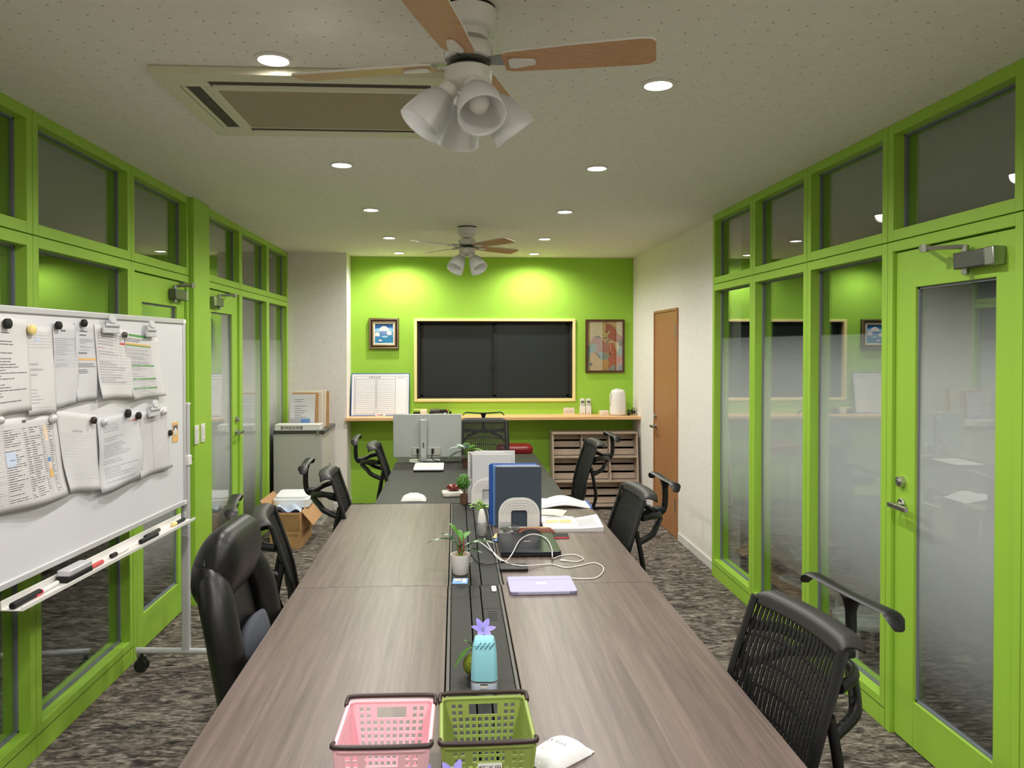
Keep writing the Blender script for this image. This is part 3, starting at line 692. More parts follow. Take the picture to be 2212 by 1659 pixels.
    part('gas_lift', MB().cyl((0, .08, .10), (0, .08, .40), .027, n=16), 'black', r)
    for k in range(5):
        a = rad(18+72*k); d = Vector((math.cos(a), math.sin(a), 0)); c = Vector((0, .08, 0))
        part('base_spoke', MB().tube([c+d*.02+Vector((0, 0, .115)), c+d*.16+Vector((0, 0, .098)), c+d*.29+Vector((0, 0, .08))], [.026, .021, .016], 8, sx=.8), 'black', r)
        t_ = Vector((-d.y, d.x, 0)); q = c+d*.285
        mm = MB()
        for s in (-1, 1): mm.cyl(q+t_*s*.008+Vector((0, 0, .027)), q+t_*s*.024+Vector((0, 0, .027)), .027, n=14)
        mm.cyl(q+Vector((0, 0, .027)), q+Vector((0, 0, .08)), .008, n=8)
        part('caster', mm, 'rubber', r)
    return r
c0 = make_chair('')
spots = [  # hanger centre x, y, facing angle (deg, 90 = local +Y points to +Y)
 (1.056, 1.985, 180+7, 'black mesh chair with hanger in the right foreground, beside the green door'),
 (1.045, 3.76, 180+2, 'black mesh chair with hanger on the right, beside the book and papers'),
 (1.172, 5.65, 180+1, 'black mesh chair with hanger on the right at the dark desk, before the slatted rack'),
 (-.935, 3.27, 12, 'black mesh chair with hanger on the left, just beyond the leather chair'),
 (-.843, 4.37, 4, 'black mesh chair with hanger on the left, beside the cardboard box'),
 (-.715, 5.55, 3, 'black mesh chair with hanger on the left at the dark desk, beside monitor'),
 (.27, 7.33, 270, 'black mesh chair with hanger at the head of the dark desk, facing the camera')]
for i, (hx, hy, fa, lb_) in enumerate(spots):
    o = c0 if i == 0 else copy_tree(c0)
    f = Vector((math.cos(rad(fa)), math.sin(rad(fa)), 0))
    o.location = Vector((hx, hy, 0))+f*.395; o.rotation_euler = (0, 0, rad(fa-90)); o['label'] = lb_
    if i == 6: o.scale = (1, 1, 1.025)      # seat set a little higher

# ------------------------------------------------------------------ leather chair
def leather_chair(loc, rz):
    r = thing('leather_chair', 'high-backed black leather office chair with grey cushion beside the whiteboard', 'chair', loc, rz); r.scale = (.88, 1, 1)
    def yb(z): return -.30-.11*max(0, (z-.5)/.55)**1.3
    rings = []
    for k in range(15):                     # back shell
        z = .46+.52*k/14; w = .215+.035*math.sin(PI*min(1, (z-.40)/.62)); t = .036 if 0 < k < 14 else .02
        rings.append([Vector((w*math.copysign(abs(math.cos(a))**.5, math.cos(a)), yb(z)+t*math.copysign(abs(math.sin(a))**.6, math.sin(a))+.045*abs(math.cos(a))**2, z)) for a in [2*PI*j/28 for j in range(28)]])
    part('back_shell', MB().rings(rings), 'leather', r, 70)
    for s in (-1, 1):                       # side bolsters
        P = spline([(s*.205, yb(.47)+.05, .47), (s*.232, yb(.6)+.055, .6), (s*.235, yb(.8)+.06, .8), (s*.20, yb(.9)+.055, .9), (s*.16, yb(.95)+.04, .95)], 6)
        n_ = len(P); part('side_bolster', MB().tube(P, [.045+.022*math.sin(PI*(.15+.8*i/(n_-1))) for i in range(n_)], 12, sx=.75), 'leather', r, 70)
    for z0, z1 in ((.48, .68), (.66, .90)):  # padded panels
        def pad(i, j, z0=z0, z1=z1):
            u = -1+2*i; z = z0+(z1-z0)*j; e = (1-abs(u)**4)*(1-abs(2*j-1)**4)
            return Vector((u*.18, yb(z)+.030+.032*e, z))
        part('back_pad', MB().grid(pad, 14, 10), 'leather', r, 70)
    rings = []                              # rolled headrest with gathered ends
    for k in range(23):
        t = -1+2*k/22; x = .205*t; e = max(.03, (1-abs(t)**6))**.5
        cz, cy = .955, yb(.95)+.045
        ring = []
        for j in range(32):
            a = 2*PI*j/32; pl = 1+.035*math.sin(a*9)*max(0, abs(t)-.6)/.4
            ring.append(Vector((x, cy+.075*e*pl*math.cos(a)+.02*math.sin(a), cz+.128*e*pl*math.sin(a))))
        rings.append(ring)
    part('headrest', MB().rings(rings), 'leather', r, 70)
    for s in (-1, 1):
        m = MB()
        for j in range(9):
            a = 2*PI*j/9; m.tube([Vector((s*.196, yb(.95)+.04+.02*math.cos(a), .955+.028*math.sin(a))), Vector((s*.17, yb(.95)+.045+.042*math.cos(a), .955+.078*math.sin(a)))], [.006, .009], 6)
        part('pleat', m, 'leather', r, 70)
    part('seat_cushion', MB().rslab(.50, .48, .10, .10, (0, -.04, .42)), 'leather', r, bevel=.03, seg=3)
    def cush(i, j):
        a = 2*PI*i; rr = j; k = (1-rr**2.5)
        return Vector((.155*rr*math.copysign(abs(math.cos(a))**.8, math.cos(a)), yb(.66)+.075+.035*k, .66+.12*rr*math.copysign(abs(math.sin(a))**.8, math.sin(a))))
    o = part('lumbar_cushion', MB().grid(cush, 28, 8), 'greyfab', r, 70, label='grey fabric cushion'); md = o.modifiers.new('s', 'SOLIDIFY'); md.thickness = .03
    for s in (-1, 1): part('armrest', MB().tube(spline([(s*.26, -.22, .50), (s*.28, -.2, .64), (s*.28, -.05, .655), (s*.28, .08, .64), (s*.26, .1, .5), (s*.22, .08, .43)], 5), .024, 8), 'leather', r)
    part('gas_lift', MB().cyl((0, -.04, .10), (0, -.04, .42), .028, n=16), 'black', r)
    for k in range(5):
        a = rad(54+72*k); d = Vector((math.cos(a), math.sin(a), 0)); c = Vector((0, -.04, 0))
        part('base_spoke', MB().tube([c+d*.02+Vector((0, 0, .115)), c+d*.17+Vector((0, 0, .098)), c+d*.30+Vector((0, 0, .08))], [.028, .023, .017], 8, sx=.8), 'black', r)
        part('caster', MB().ball(c+d*.295+Vector((0, 0, .03)), .03, 10, 8).cyl(c+d*.295+Vector((0, 0, .03)), c+d*.295+Vector((0, 0, .085)), .008, n=8), 'rubber', r)
leather_chair((-.40, 2.53, 0), rad(-92))

# ------------------------------------------------------------------ red stool
r = thing('red_stool', 'red vinyl padded stool behind the head chair', 'stool', (.58, 7.50, 0))
part('seat', MB().rslab(.35, .30, .085, .07, (0, 0, .60), seg=6), 'red', r, bevel=.03, seg=4)
part('seat_band', MB().rslab(.33, .28, .02, .06, (0, 0, .582)), 'chrome', r)
for sx in (-1, 1):
    for sy in (-1, 1): part('leg', MB().cyl((sx*.17, sy*.14, 0), (sx*.13, sy*.10, .585), .012, n=10), 'chrome', r)
part('foot_ring', MB().tube([(.157*math.cos(2*PI*j/24), .13*math.sin(2*PI*j/24), .22) for j in range(24)], .008, 8, loop=True), 'chrome', r)

# ------------------------------------------------------------------ magazine rack
x0, x1, y0, y1, zt = .985, 1.865, 7.66, 7.96, .755
r = thing('magazine_rack', 'low wooden magazine rack with slatted slanted tiers beneath the counter', 'rack', ((x0+x1)/2, (y0+y1)/2, 0))
hw, hd = (x1-x0)/2, (y1-y0)/2
for s in (-1, 1): part('side_panel', MB().prism([(-hd, .03), (hd, .03), (hd, zt), (-hd+.10, zt)], .016, (s*hw-(.016 if s > 0 else 0), 0, 0), (0, 1, 0), (0, 0, 1)), 'rackw', r, bevel=.001)
part('top_board', MB().bb((-hw, -hd+.09, zt), (hw, hd, zt+.016)), 'rackw', r, bevel=.001)
part('plinth', MB().bb((-hw+.005, -hd+.02, 0), (hw-.005, hd, .03)), 'toekick', r)
part('back_panel', MB().bb((-hw+.016, hd-.008, .03), (hw-.016, hd, zt)), 'toekick', r)
for k in range(3):
    zb, ztier = .03+.242*k, .03+.242*(k+1); yf = -hd+.10*(zb-.03)/(zt-.03)
    part('shelf_board', MB().bb((-hw+.016, yf, zb), (hw-.016, hd-.01, zb+.015)), 'rackw', r, bevel=.001)
    cols = [(-hw+.016, -hw+.30), (-hw+.316, -hw+.585), (-hw+.60, hw-.016)] if k else [(-hw+.016, -hw+.24), (-hw+.256, -hw+.70), (-hw+.716, hw-.016)]
    for q, (a, b) in enumerate(cols):
        for j in range(3):
            za = zb+.018+.078*j; part('slat', MB().box(((a+b)/2, yf+.115+.022*j, za+.031), (b-a-.002, .012, .060), R3(rad(-14))), 'rackw', r, bevel=.001)
        if q < 2:
            part('divider', MB().prism([(yf+.01, zb+.015), (hd-.02, zb+.015), (hd-.02, ztier), (yf+.075, ztier)], .014, (b+.001, 0, 0), (0, 1, 0), (0, 0, 1)), 'rackw', r, bevel=.001)

# ------------------------------------------------------------------ grey cabinet with things on it
x0, x1, y0, y1 = -1.668, -1.213, 7.156, 7.80
r = thing('cabinet', 'light grey steel cabinet with dark top in the far left corner', 'cabinet', ((x0+x1)/2, (y0+y1)/2, 0))
hw, hd = (x1-x0)/2, (y1-y0)/2
part('body', MB().bb((-hw, -hd, .05), (hw-.02, hd, .845)), 'cabinet', r, bevel=.003)
part('plinth', MB().bb((-hw+.01, -hd+.01, 0), (hw-.02, hd, .05)), 'whitem', r)
part('top', MB().bb((-hw, -hd-.008, .845), (hw+.012, hd, .875)), 'cabtop', r, bevel=.002)
for k in range(2):
    d_ = part('door', MB().bb((hw-.02+.004*k, -hd+.012+k*(hd-.01), .055), (hw-.008+.004*k, k*(hd-.012)+.0, .838)), 'cabinetd', r, bevel=.002)
    part('pull', MB().bb((hw-.008+.004*k, -hd+.04+k*(hd-.01), .40), (hw-.004+.004*k, -hd+.055+k*(hd-.01), .52)), 'toekick', d_)
ct = .875
# white flat box with handwriting
p0 = Vector((-1.66, 7.16, ct)); r = thing('file_box', 'white flat document box with handwritten black characters on cabinet front', 'box', (-1.45, 7.23, ct))
part('tray', MB().bb((-.205, -.07, 0), (.205, .10, .012)).bb((-.205, -.07, .012), (.205, -.066, .048)).bb((-.205, .096, .012), (.205, .10, .048)).bb((-.205, -.066, .012), (-.201, .096, .048)).bb((.201, -.066, .012), (.205, .096, .048)), 'white', r, bevel=.001)
part('lid', MB().bb((-.207, -.072, .042), (.207, .102, .052)), 'white', r, bevel=.002)
text('handwriting', '動神経指導書', .034, r, 'inkd', (-.05, -.0725, .022), (PI/2, 0, 0))
# leaning envelopes
env = [('paper2', .0, .235, .320, 'leaning printed sheet in a clear sleeve, frontmost on the cabinet'), ('carton', .02, .255, .335, 'brown kraft envelope leaning just behind the printed sheet'),
       ('ivory', .05, .27, .345, 'cream envelope leaning in the middle of the stack on cabinet'), ('ivory', .075, .285, .35, 'cream folder leaning fourth from the front on the cabinet'), ('carton', .10, .295, .345, 'light brown envelope leaning last against the wall side')]
for i, (mt, dy, w_, h_, lb_) in enumerate(env):
    r = thing('envelope', lb_, 'envelope', (-1.448+.02*i, 7.36+dy*1.6, ct), group='envelopes on the cabinet', rot=(rad(-7), 0, rad(-2+1.5*i)))
    sh = part('sheet', MB().bb((-w_/2, -.004, 0), (w_/2, .004, h_)), mt, r, bevel=.002)
    if i == 0:
        m = MB()
        for k in range(9):
            if k in (2,): continue
            z = h_*.84-.021*k; m.bb((-.075, -.0048, z), (-.075+.06+.09*random.random(), -.0041, z+.004))
        part('print', m, 'ink', sh)
        part('photo', MB().bb((-.118, -.0058, .012), (-.015, -.0042, .095)), 'inkl', sh); part('photo', MB().bb((-.012, -.0058, .004), (.075, -.0042, .09)), 'inkb', sh)
    else: part('flap', MB().bb((-w_/2+.006, -.006, h_-.04), (w_/2-.006, -.004, h_-.002)), mt, sh, bevel=.001)
p = aty(704, 914, 7.7); solo('knob', MB().lathe([(.0, 0), (.014, 0), (.014, .012), (.018, .018), (.018, .03), (.0, .034)], 16), 'closerd', 'small grey round knob lying on the cabinet top', 'knob', loc=(-1.30, 7.70, ct))
solo('bulldog_clip', MB().bb((-.012, -.004, -.035), (.012, .004, .006)).tube([(-.008, -.004, 0), (0, -.01, .02), (.008, -.004, 0)], .002, 6), 'closer', 'small silver clip on the front edge of the cabinet top', 'clip', loc=(-1.262, 7.143, .872))

# ------------------------------------------------------------------ cardboard box
bx0, bx1, by0, by1, bh = -1.50, -1.255, 6.32, 6.78, .295
r = thing('cardboard_box', 'open brown cardboard box on the floor beside the grey cabinet', 'box', ((bx0+bx1)/2, (by0+by1)/2, 0), rz=rad(-1))
hw, hd = (bx1-bx0)/2, (by1-by0)/2; t_ = .005
part('body', MB().bb((-hw, -hd, 0), (hw, hd, t_)).bb((-hw, -hd, t_), (hw, -hd+t_, bh)).bb((-hw, hd-t_, t_), (hw, hd, bh)).bb((-hw, -hd+t_, t_), (-hw+t_, hd-t_, bh)).bb((hw-t_, -hd+t_, t_), (hw, hd-t_, bh)), 'carton', r)
part('flap', MB().box((0, -hd-.022, bh-.072), (2*hw-.004, t_, .15), R3(rad(16))), 'carton', r)
part('flap', MB().box((hw+.045, .02, bh-.055), (t_, 2*hd-.06, .15), R3(0, rad(-40))), 'carton', r)
part('flap', MB().box((-hw-.045, 0, bh+.05), (t_, 2*hd-.02, .12), R3(0, rad(-40))), 'carton', r)
part('flap', MB().box((0, hd+.03, bh+.045), (2*hw-.004, t_, .11), R3(rad(-35))), 'carton', r)
text('print', 'amazon.co.jp', .04, r, 'cartond', (.0, -hd-.001, .115), (PI/2, 0, 0))
text('print', 'amazon.co.jp', .05, r, 'cartond', (hw+.001, .0, .11), (PI/2, 0, PI/2))
cxb, cyb = (bx0+bx1)/2, (by0+by1)/2
m = MB().rslab(.30, .28, .075, .04, (0, 0, 0), R3(rad(4), 0, 0)).rslab(.27, .25, .02, .04, (0, 0, .074), R3(rad(4), 0, 0))
solo('plastic_container', m, 'foam', 'translucent white plastic container lying across the open cardboard box', 'container', loc=(cxb-.0, cyb+.10, bh+.008), bevel=.008, seg=3)
m = MB().bb((-.11, -.06, 0), (.10, .05, .02)); m.add([(-.1, -.06, .02), (.09, -.05, .05), (.1, .04, .03), (-.09, .05, .045)], [(0, 1, 2, 3)])
solo('blue_folder', m, 'blue', 'blue folder inside the cardboard box', 'folder', loc=(cxb, cyb-.16, .235), bevel=.002)
solo('plastic_bag', MB().grid(lambda i, j: Vector((-.1+.2*i, -.08+.16*j, .02+.02*math.sin(9*i+3*j)+.02*math.cos(7*j+2*i))), 12, 10), 'inkpb', 'pale blue plastic bag inside the cardboard box', 'bag', loc=(cxb+.01, cyb-.13, .285))
m = MB().bb((-.118, -.16, 0), (.118, .16, .225)); solo('document_pile', m, 'paper2', 'pile of papers filling the cardboard box beneath the blue folder', 'papers', loc=(cxb, cyb+.03, .006))

# ------------------------------------------------------------------ things in the unlit right room
r = thing('storage_bench', 'low bench with white legs and wooden slats behind the right glass', 'bench', (2.34, 4.65, 0))
for sx in (-1, 1):
    for sy in (-1, 1): part('leg', MB().tube([(sx*.22, sy*.52, 0), (sx*.19, sy*.46, .29)], .016, 8), 'white', r)
for z in (.09, .27):
    for k in range(5): part('slat', MB().bb((-.26+.105*k, -.55, z), (-.17+.105*k, .55, z+.015)), 'plank', r, bevel=.001)
for i, (x, y, z, a, lb_) in enumerate(((2.28, 4.85, .106, 12, 'loose white papers on the lower slats of the bench'), (2.30, 4.85, .286, -15, 'loose white papers on top of the bench'), (2.32, 4.35, .106, 30, 'white papers on the lower bench slats, the nearer pile'))):
    solo('paper_pile', MB().box((0, 0, .006), (.21, .3, .012)).box((.03, .02, .014), (.21, .3, .004), R3(0, 0, .2)), 'paper', lb_, 'papers', loc=(x, y, z), rot=(0, 0, rad(a)))
r = thing('cardboard_carton', 'brown cardboard carton with open flap standing beyond the bench behind the right glass', 'box', (2.32, 5.42, 0.001))
m = MB().bb((-.17, -.14, 0), (.17, .14, .005))
for a, b in (((-.17, -.14, .005), (.17, -.135, .22)), ((-.17, .135, .005), (.17, .14, .22)), ((-.17, -.135, .005), (-.165, .135, .22)), ((.165, -.135, .005), (.17, .135, .22))): m.bb(a, b)
part('body', m, 'carton', r); part('flap', MB().box((-.23, 0, .20), (.14, .26, .004), R3(0, rad(-25))), 'carton', r); part('flap', MB().box((0, -.2, .18), (.32, .14, .004), R3(rad(30))), 'carton', r)
r = thing('white_stool', 'round white stool behind the right glass near the green door', 'stool', (2.16, 3.92, 0))
part('seat', MB().lathe([(.0, .20), (.16, .20), (.165, .21), (.165, .225), (.155, .232), (.0, .235)], 28), 'white', r)
for k in range(4): a = rad(45+90*k); part('leg', MB().tube([(.15*math.cos(a), .15*math.sin(a), 0), (.12*math.cos(a), .12*math.sin(a), .202)], .012, 8), 'white', r)
r = thing('folding_chair', 'white folding chair behind the right glass', 'chair', (3.0, 4.3, 0))
for s in (-1, 1): part('frame_tube', MB().tube([(s*.19, -.2, 0), (s*.19, .1, .46), (s*.19, .2, .8)], .012, 8), 'white', r); part('rear_leg', MB().tube([(s*.17, .22, 0), (s*.17, -.05, .44)], .012, 8), 'white', r)
part('seat', MB().rslab(.38, .36, .02, .05, (0, -.05, .44)), 'white', r, bevel=.005); part('backrest', MB().box((0, .17, .70), (.36, .02, .18), R3(rad(-16))), 'white', r, bevel=.005)
# ------------------------------------------------------------------ whiteboard on wheels
Rp = EYE+ray(396, 890)*(3.86/PF); Lp = EYE+ray(0, 890)*(2.502/PF)
wx = Vector((Rp.x-Lp.x, Rp.y-Lp.y, 0)).normalized(); wrz = math.atan2(wx.y, wx.x); wn = Vector((wx.y, -wx.x, 0))      # wn looks into the room
WL = 1.80; ZT_ = (EYE+ray(396, 690)*(3.86/PF)).z; ZB_ = ZT_-.93
Wc = Vector((Rp.x, Rp.y, 0))-wx*(WL/2)
wb = thing('whiteboard', 'white rolling whiteboard covered with papers along the left partition', 'whiteboard', Wc, wrz)
hl = WL/2; zc = (ZT_+ZB_)/2
part('panel', MB().bb((-hl+.01, -.008, ZB_+.01), (hl-.01, .008, ZT_-.01)), 'whiteb' if 'whiteb' in M else 'white', wb)
for z0, z1 in ((ZB_, ZB_+.024), (ZT_-.024, ZT_)): part('frame_rail', MB().bb((-hl+.012, -.015, z0), (hl-.012, .013, z1)), 'silver_f', wb, bevel=.004)
for s in (-1, 1): part('frame_rail', MB().bb((s*hl-.012*(s+1)/1-(0 if s > 0 else 0)+(0 if s > 0 else 0), -.015, ZB_+.012), (s*hl+(.0 if s > 0 else .024), .013, ZT_-.012)) if s < 0 else MB().bb((hl-.024, -.015, ZB_+.012), (hl, .013, ZT_-.012)), 'silver_f', wb, bevel=.004)
for s in (-1, 1):
    for z in (ZB_, ZT_-.026): part('corner_cap', MB().bb((s*(hl-.026), -.017, z), (s*(hl+.002), .015, z+.026)), 'white', wb, bevel=.005)
for s in (-1, 1):
    xp = s*(hl+.022)
    part('post', MB().rslab(.028, .04, 1.36-.11, .006, (xp, 0, .11)), 'silver_f', wb)
    part('post_cap', MB().bb((xp-.015, -.021, 1.355), (xp+.015, .021, 1.365)), 'white', wb)
    part('pivot', MB().bb((xp-.022, -.026, 1.05), (xp+.018, .026, 1.10)), 'white', wb, bevel=.003)
    part('lock_knob', MB().cyl((xp+s*.014, 0, 1.075), (xp+s*.03, 0, 1.075), .008, n=10).cyl((xp+s*.03, 0, 1.075), (xp+s*.045, 0, 1.075), .018, n=8), 'rubber', wb)
    part('foot', MB().tube([(xp, -.26, .105), (xp, .255, .105)], .016, 10), 'silver_f', wb)
    for yy in (-.235, .23):
        m = MB()
        for q in (-1, 1): m.cyl((xp+q*.006, yy, .032), (xp+q*.02, yy, .032), .032, n=16)
        m.cyl((xp, yy, .032), (xp, yy, .095), .009, n=8); m.box((xp, yy, .062), (.03, .03, .02)); part('caster', m, 'rubber', wb)
0 and part('cross_bar', MB().tube([(-hl, 0, .20), (hl, 0, .20)], .013, 10), 'silver_f', wb)
# tray
ta_ = hit(25, 1331, Rp+wn*.05, wn); tb_ = hit(406, 1108, Rp+wn*.05, wn)
def wl(p): d = p-Wc; return Vector((d.dot(wx), -d.dot(wn), p.z))       # world -> board local
TA, TB = wl(ta_), wl(tb_); tz = (TA.z+TB.z)/2-.005
m = MB().bb((TA.x, -.085, tz-.004), (TB.x, -.012, tz)); m.bb((TA.x, -.087, tz-.004), (TB.x, -.083, tz+.010)); m.bb((TA.x, -.016, tz-.004), (TB.x, -.012, tz+.028))
part('pen_tray', m, 'white', wb, bevel=.001)
part('tray_arm', MB().bb((hl-.02, -.012, tz-.012), (hl+.012, -.004, tz+.02)), 'silver_f', wb)

def on_board(px, py, lift=.0): return hit(px, py, Rp+wn*(.0085+lift), wn)
def sheet(label, tl, tr, bl, br, layer=1, curl=.015, prints=(), name='paper_sheet', mt='paper', wavy=.004, ph=0.):
    tl, tr, bl, br = [on_board(*p) for p in (tl, tr, bl, br)]
    r = thing(name, label, 'paper', tl, wrz, group='papers on the whiteboard')
    def loc(p): d = p-tl; return Vector((d.dot(wx), -d.dot(wn), d.z))
    a, b, c, d = [loc(p) for p in (tl, tr, bl, br)]
    def sf(u, v, off=0.):
        p = (a*(1-u)+b*u)*(1-v)+(c*(1-u)+d*u)*v
        o = .0015*layer+.001+curl*v*v*(.55+.45*math.cos(2*PI*u*1.0+ph))+wavy*v*(1+math.sin(5*u+6*v+ph))+off
        return Vector((p.x, -o, p.z))
    sh = part('sheet', MB().grid(lambda u, v: sf(u, v), 14, 14), mt, r, 70)
    md = sh.modifiers.new('s', 'SOLIDIFY'); md.thickness = .0006; md.offset = 0
    if prints:
        ms = sorted(set(q[4] for q in prints)); mm = MB()
        for u0, v0, u1, v1, k in prints:
            mm.cur = ms.index(k); n = max(1, int(abs(u1-u0)*14)); nv = max(1, int(abs(v1-v0)*14))
            mm.grid(lambda i, j: sf(u0+(u1-u0)*i, v0+(v1-v0)*j, .0009), n, nv)
        part('print', mm, ms, sh, None, kind='stuff')
    return r
rnd = random.Random(3)
def lines(v0, v1, n, u0=.1, u1=.9, k='ink', th=.35, gap=.25, full=False):
    out = []; dv = (v1-v0)/n
    for i in range(n):
        if not full and rnd.random() < gap: continue
        e = u1 if full else u0+(u1-u0)*(.35+.65*rnd.random()); u = u0
        while u < e:
            w_ = .04+.12*rnd.random(); out.append((u, v0+dv*i, min(e, u+w_), v0+dv*(i+th), k)); u += w_+.012
    return out
def rules(v0, v1, n, u0=.08, u1=.92, k='inkl', th=.0022):
    return [(u0, v0+(v1-v0)*i/n, u1, v0+(v1-v0)*i/n+th, k) for i in range(n+1)]
def cols(us, v0, v1, k='inkl', th=.004): return [(u, v0, u+th, v1, k) for u in us]
sheet('white typed sheet at the left edge of the board, upper row, black magnet', (-45, 676), (57, 691), (-48, 905), (59, 886), 2, .012, lines(.13, .9, 26, .1, .92, 'ink', .28, .45))
sheet('white form with bordered box under the yellow magnet, upper row', (50, 703), (111, 707), (52, 897), (114, 892), 1, .012,
      rules(.1, .24, 4, .1, .95)+cols((.1, .35, .6, .94), .1, .24)+[(.1, .92, .95, .924, 'inkl'), (.35, .13, .55, .17, 'inkpb')]+lines(.42, .6, 3, .15, .7, 'inkl')+lines(.68, .9, 6, .15, .6, 'inkl', .3, .3))
sheet('pale form with grid of fine lines, third from left in the upper row', (112, 698), (168, 703), (115, 882), (163, 872), 1, .006, lines(.07, .1, 1, .3, .6, 'ink', .7, 0)+rules(.17, .52, 15, .05, .95)+lines(.17, .52, 15, .06, .95, 'inkl', .5, .1), mt='paper2')
sheet('narrow typed form with an orange bar, upper row', (160, 696), (205, 700), (160, 867), (206, 863), 1, .008, lines(.1, .2, 2, .2, .7, 'ink', .3, 0)+lines(.2, .36, 9, .2, .92, 'inkl', .6, .05)+lines(.38, .42, 1, .15, .9, 'ink', .4, 0)+[(.15, .455, .95, .48, 'inko')]+lines(.50, .66, 8, .15, .95, 'ink', .4, .25), mt='paper2')
sheet('form full of ruled boxes hung by a big clear clip, upper row', (200, 699), (275, 714), (207, 862), (280, 859), 3, .02, rules(.1, .8, 17, .06, .96)+cols((.06, .45, .7), .1, .8)+lines(.1, .8, 20, .08, .9, 'inkl', .5, .3)+[(.7, .2, .95, .23, 'inkr'), (.06, .3, .25, .305, 'inkr')], ph=.6)
sheet('sheet with green header bars, rightmost in the upper row', (264, 719), (338, 731), (276, 863), (347, 855), 4, .02,
      [(.12, .0, .62, .035, 'inkg'), (.02, .14, .74, .165, 'inko'), (.02, .166, .74, .182, 'inkg')]+[(.05, v, .76, v+.022, 'inkg') for v in (.47, .68, .83)]+rules(.2, .45, 13, .03, .75)+rules(.5, .66, 8, .05, .76)+rules(.71, .81, 5, .05, .76)+rules(.86, .94, 4, .06, .76)+cols((.2, .35, .5, .62), .2, .45)+lines(.2, .94, 38, .05, .74, 'inkl', .5, .3)+lines(.06, .13, 3, .03, .6, 'ink', .4, .1), ph=.3)
sheet('large sheet with a dense schedule table, left end of lower row', (-60, 915), (116, 893), (-66, 1128), (138, 1068), 2, .03,
      rules(.12, .93, 32, .02, .93, 'inkl')+cols((.02, .12, .32, .55, .62, .76, .80, .86, .93), .1, .93)+[x for c_ in ((.33, .53), (.56, .615), (.63, .75), (.765, .79), (.87, .92)) for x in lines(.12, .93, 32, c_[0], c_[1], 'ink', .35, .12)]+lines(.12, .93, 32, .13, .31, 'inkl', .35, .1)
      +[(.805, .12, .855, .3, 'inkpo'), (.805, .5, .85, .545, 'inkb'), (.81, .56, .85, .63, 'inkpo'), (.81, .64, .855, .74, 'inko'), (.33, .36, .43, .52, 'inkpb'), (.55, .03, .60, .06, 'ink')], wavy=.006, ph=2.4)
sheet('pale folded form with faint ruling, second in the lower row', (118, 886), (207, 897), (138, 1064), (206, 1057), 1, .025, lines(.22, .26, 1, .36, .62, 'inkl', .6, 0)+rules(.27, .84, 22, .05, .97, 'inkpb'), ph=1.2)
sheet('crumpled typed sheet in a plastic sleeve, third in the lower row', (206, 905), (297, 886), (207, 1065), (301, 1030), 3, .012, lines(.1, .92, 26, .12, .92, 'inkl', .45, .15)+[(.8, .12, .87, .135, 'inkr'), (.88, .11, .93, .14, 'inkr'), (.72, .13, .78, .137, 'inkr')], wavy=.012, mt='paper2')
sheet('ruled sign-in sheet under a clear clip, right end of lower row', (297, 892), (359, 878), (292, 1035), (364, 1008), 2, .02, rules(.1, .93, 26, .05, .92, 'ink')+cols((.05, .45, .92), .1, .93, 'ink'), ph=.8)
# bookmark-like sticker
a_ = on_board(372, 913); b_ = on_board(384, 953)
r = thing('sticker', 'narrow orange and grey picture sticker near the right end of the board', 'sticker', a_, wrz)
w_ = (b_-a_).dot(wx); h_ = a_.z-b_.z
st = part('sheet', MB().bb((0, -.002, -h_), (w_, -.0005, 0)), 'inko', r); part('print', MB().bb((w_*.1, -.0026, -h_*.40), (w_*.9, -.0021, -h_*.15)), 'ink', st); part('print', MB().ball((w_*.5, -.002, -h_*.5), w_*.3, 10, 6, (1, .15, 1.2)), 'paper', st)
# magnets
def magnet(px, py, mt, r_, label, dome=False, lift=.0105):
    p = on_board(px, py, lift); o = thing('magnet', label, 'magnet', p, wrz, group='magnets on the whiteboard')
    rot = R3(PI/2)
    part('body', MB().lathe([(.0, -.006), (r_, -.006), (r_, .002 if dome else .005), (r_*.75, .008), (.0, .011 if dome else .0085)], 18, (0, 0, 0), rot), mt, o, 50)
for a in ((17, 699, 'rubber', .017, 'black magnet holding the leftmost upper sheet'), (70, 712, 'yellow', .017, 'pale yellow magnet on the upper row'), (127, 703, 'rubber', .015, 'black magnet third from left, upper row'), (182, 698, 'rubber', .015, 'black magnet over the narrow form with orange bar'), (270, 723, 'closerd', .012, 'grey magnet at the corner of the green-barred sheet'),
          (1, 908, 'silver_f', .014, 'silver magnet at the left picture edge, lower row'), (116, 905, 'silver_f', .017, 'silver dome magnet at the right top of the schedule table'), (203, 908, 'brownp', .014, 'dark brown magnet behind the crumpled sheet edge'), (226, 912, 'silver_f', .014, 'silver dome magnet on the crumpled sheet'), (277, 893, 'rubber', .018, 'large black magnet on top of the crumpled sheet'),
          (300, 898, 'rubber', .016, 'black magnet at the left corner of the sign-in sheet'), (355, 890, 'silver_f', .014, 'silver magnet at right corner of the sign-in sheet'), (368, 935, 'rubber', .014, 'black magnet beside the orange sticker')):
    magnet(*a, dome=a[2] == 'silver_f', lift=.016)
def clip(px, py, wpx, label):
    p = on_board(px, py, .020); o = thing('magnet_clip', label, 'clip', p, wrz, group='clear clips on the whiteboard')
    part('jaw', MB().box((0, 0, -.006), (wpx, .010, .03)).box((0, -.008, .012), (wpx*.9, .006, .012)), 'clipgrey', o, bevel=.003)
    part('handle', MB().rslab(.05, .035, .008, .015, (0, -.002, .035), R3(rad(75))), 'clipgrey', o, bevel=.002)
    part('spring', MB().cyl((-wpx*.3, -.006, .012), (wpx*.3, -.006, .012), .004, n=8), 'silver_f', o)
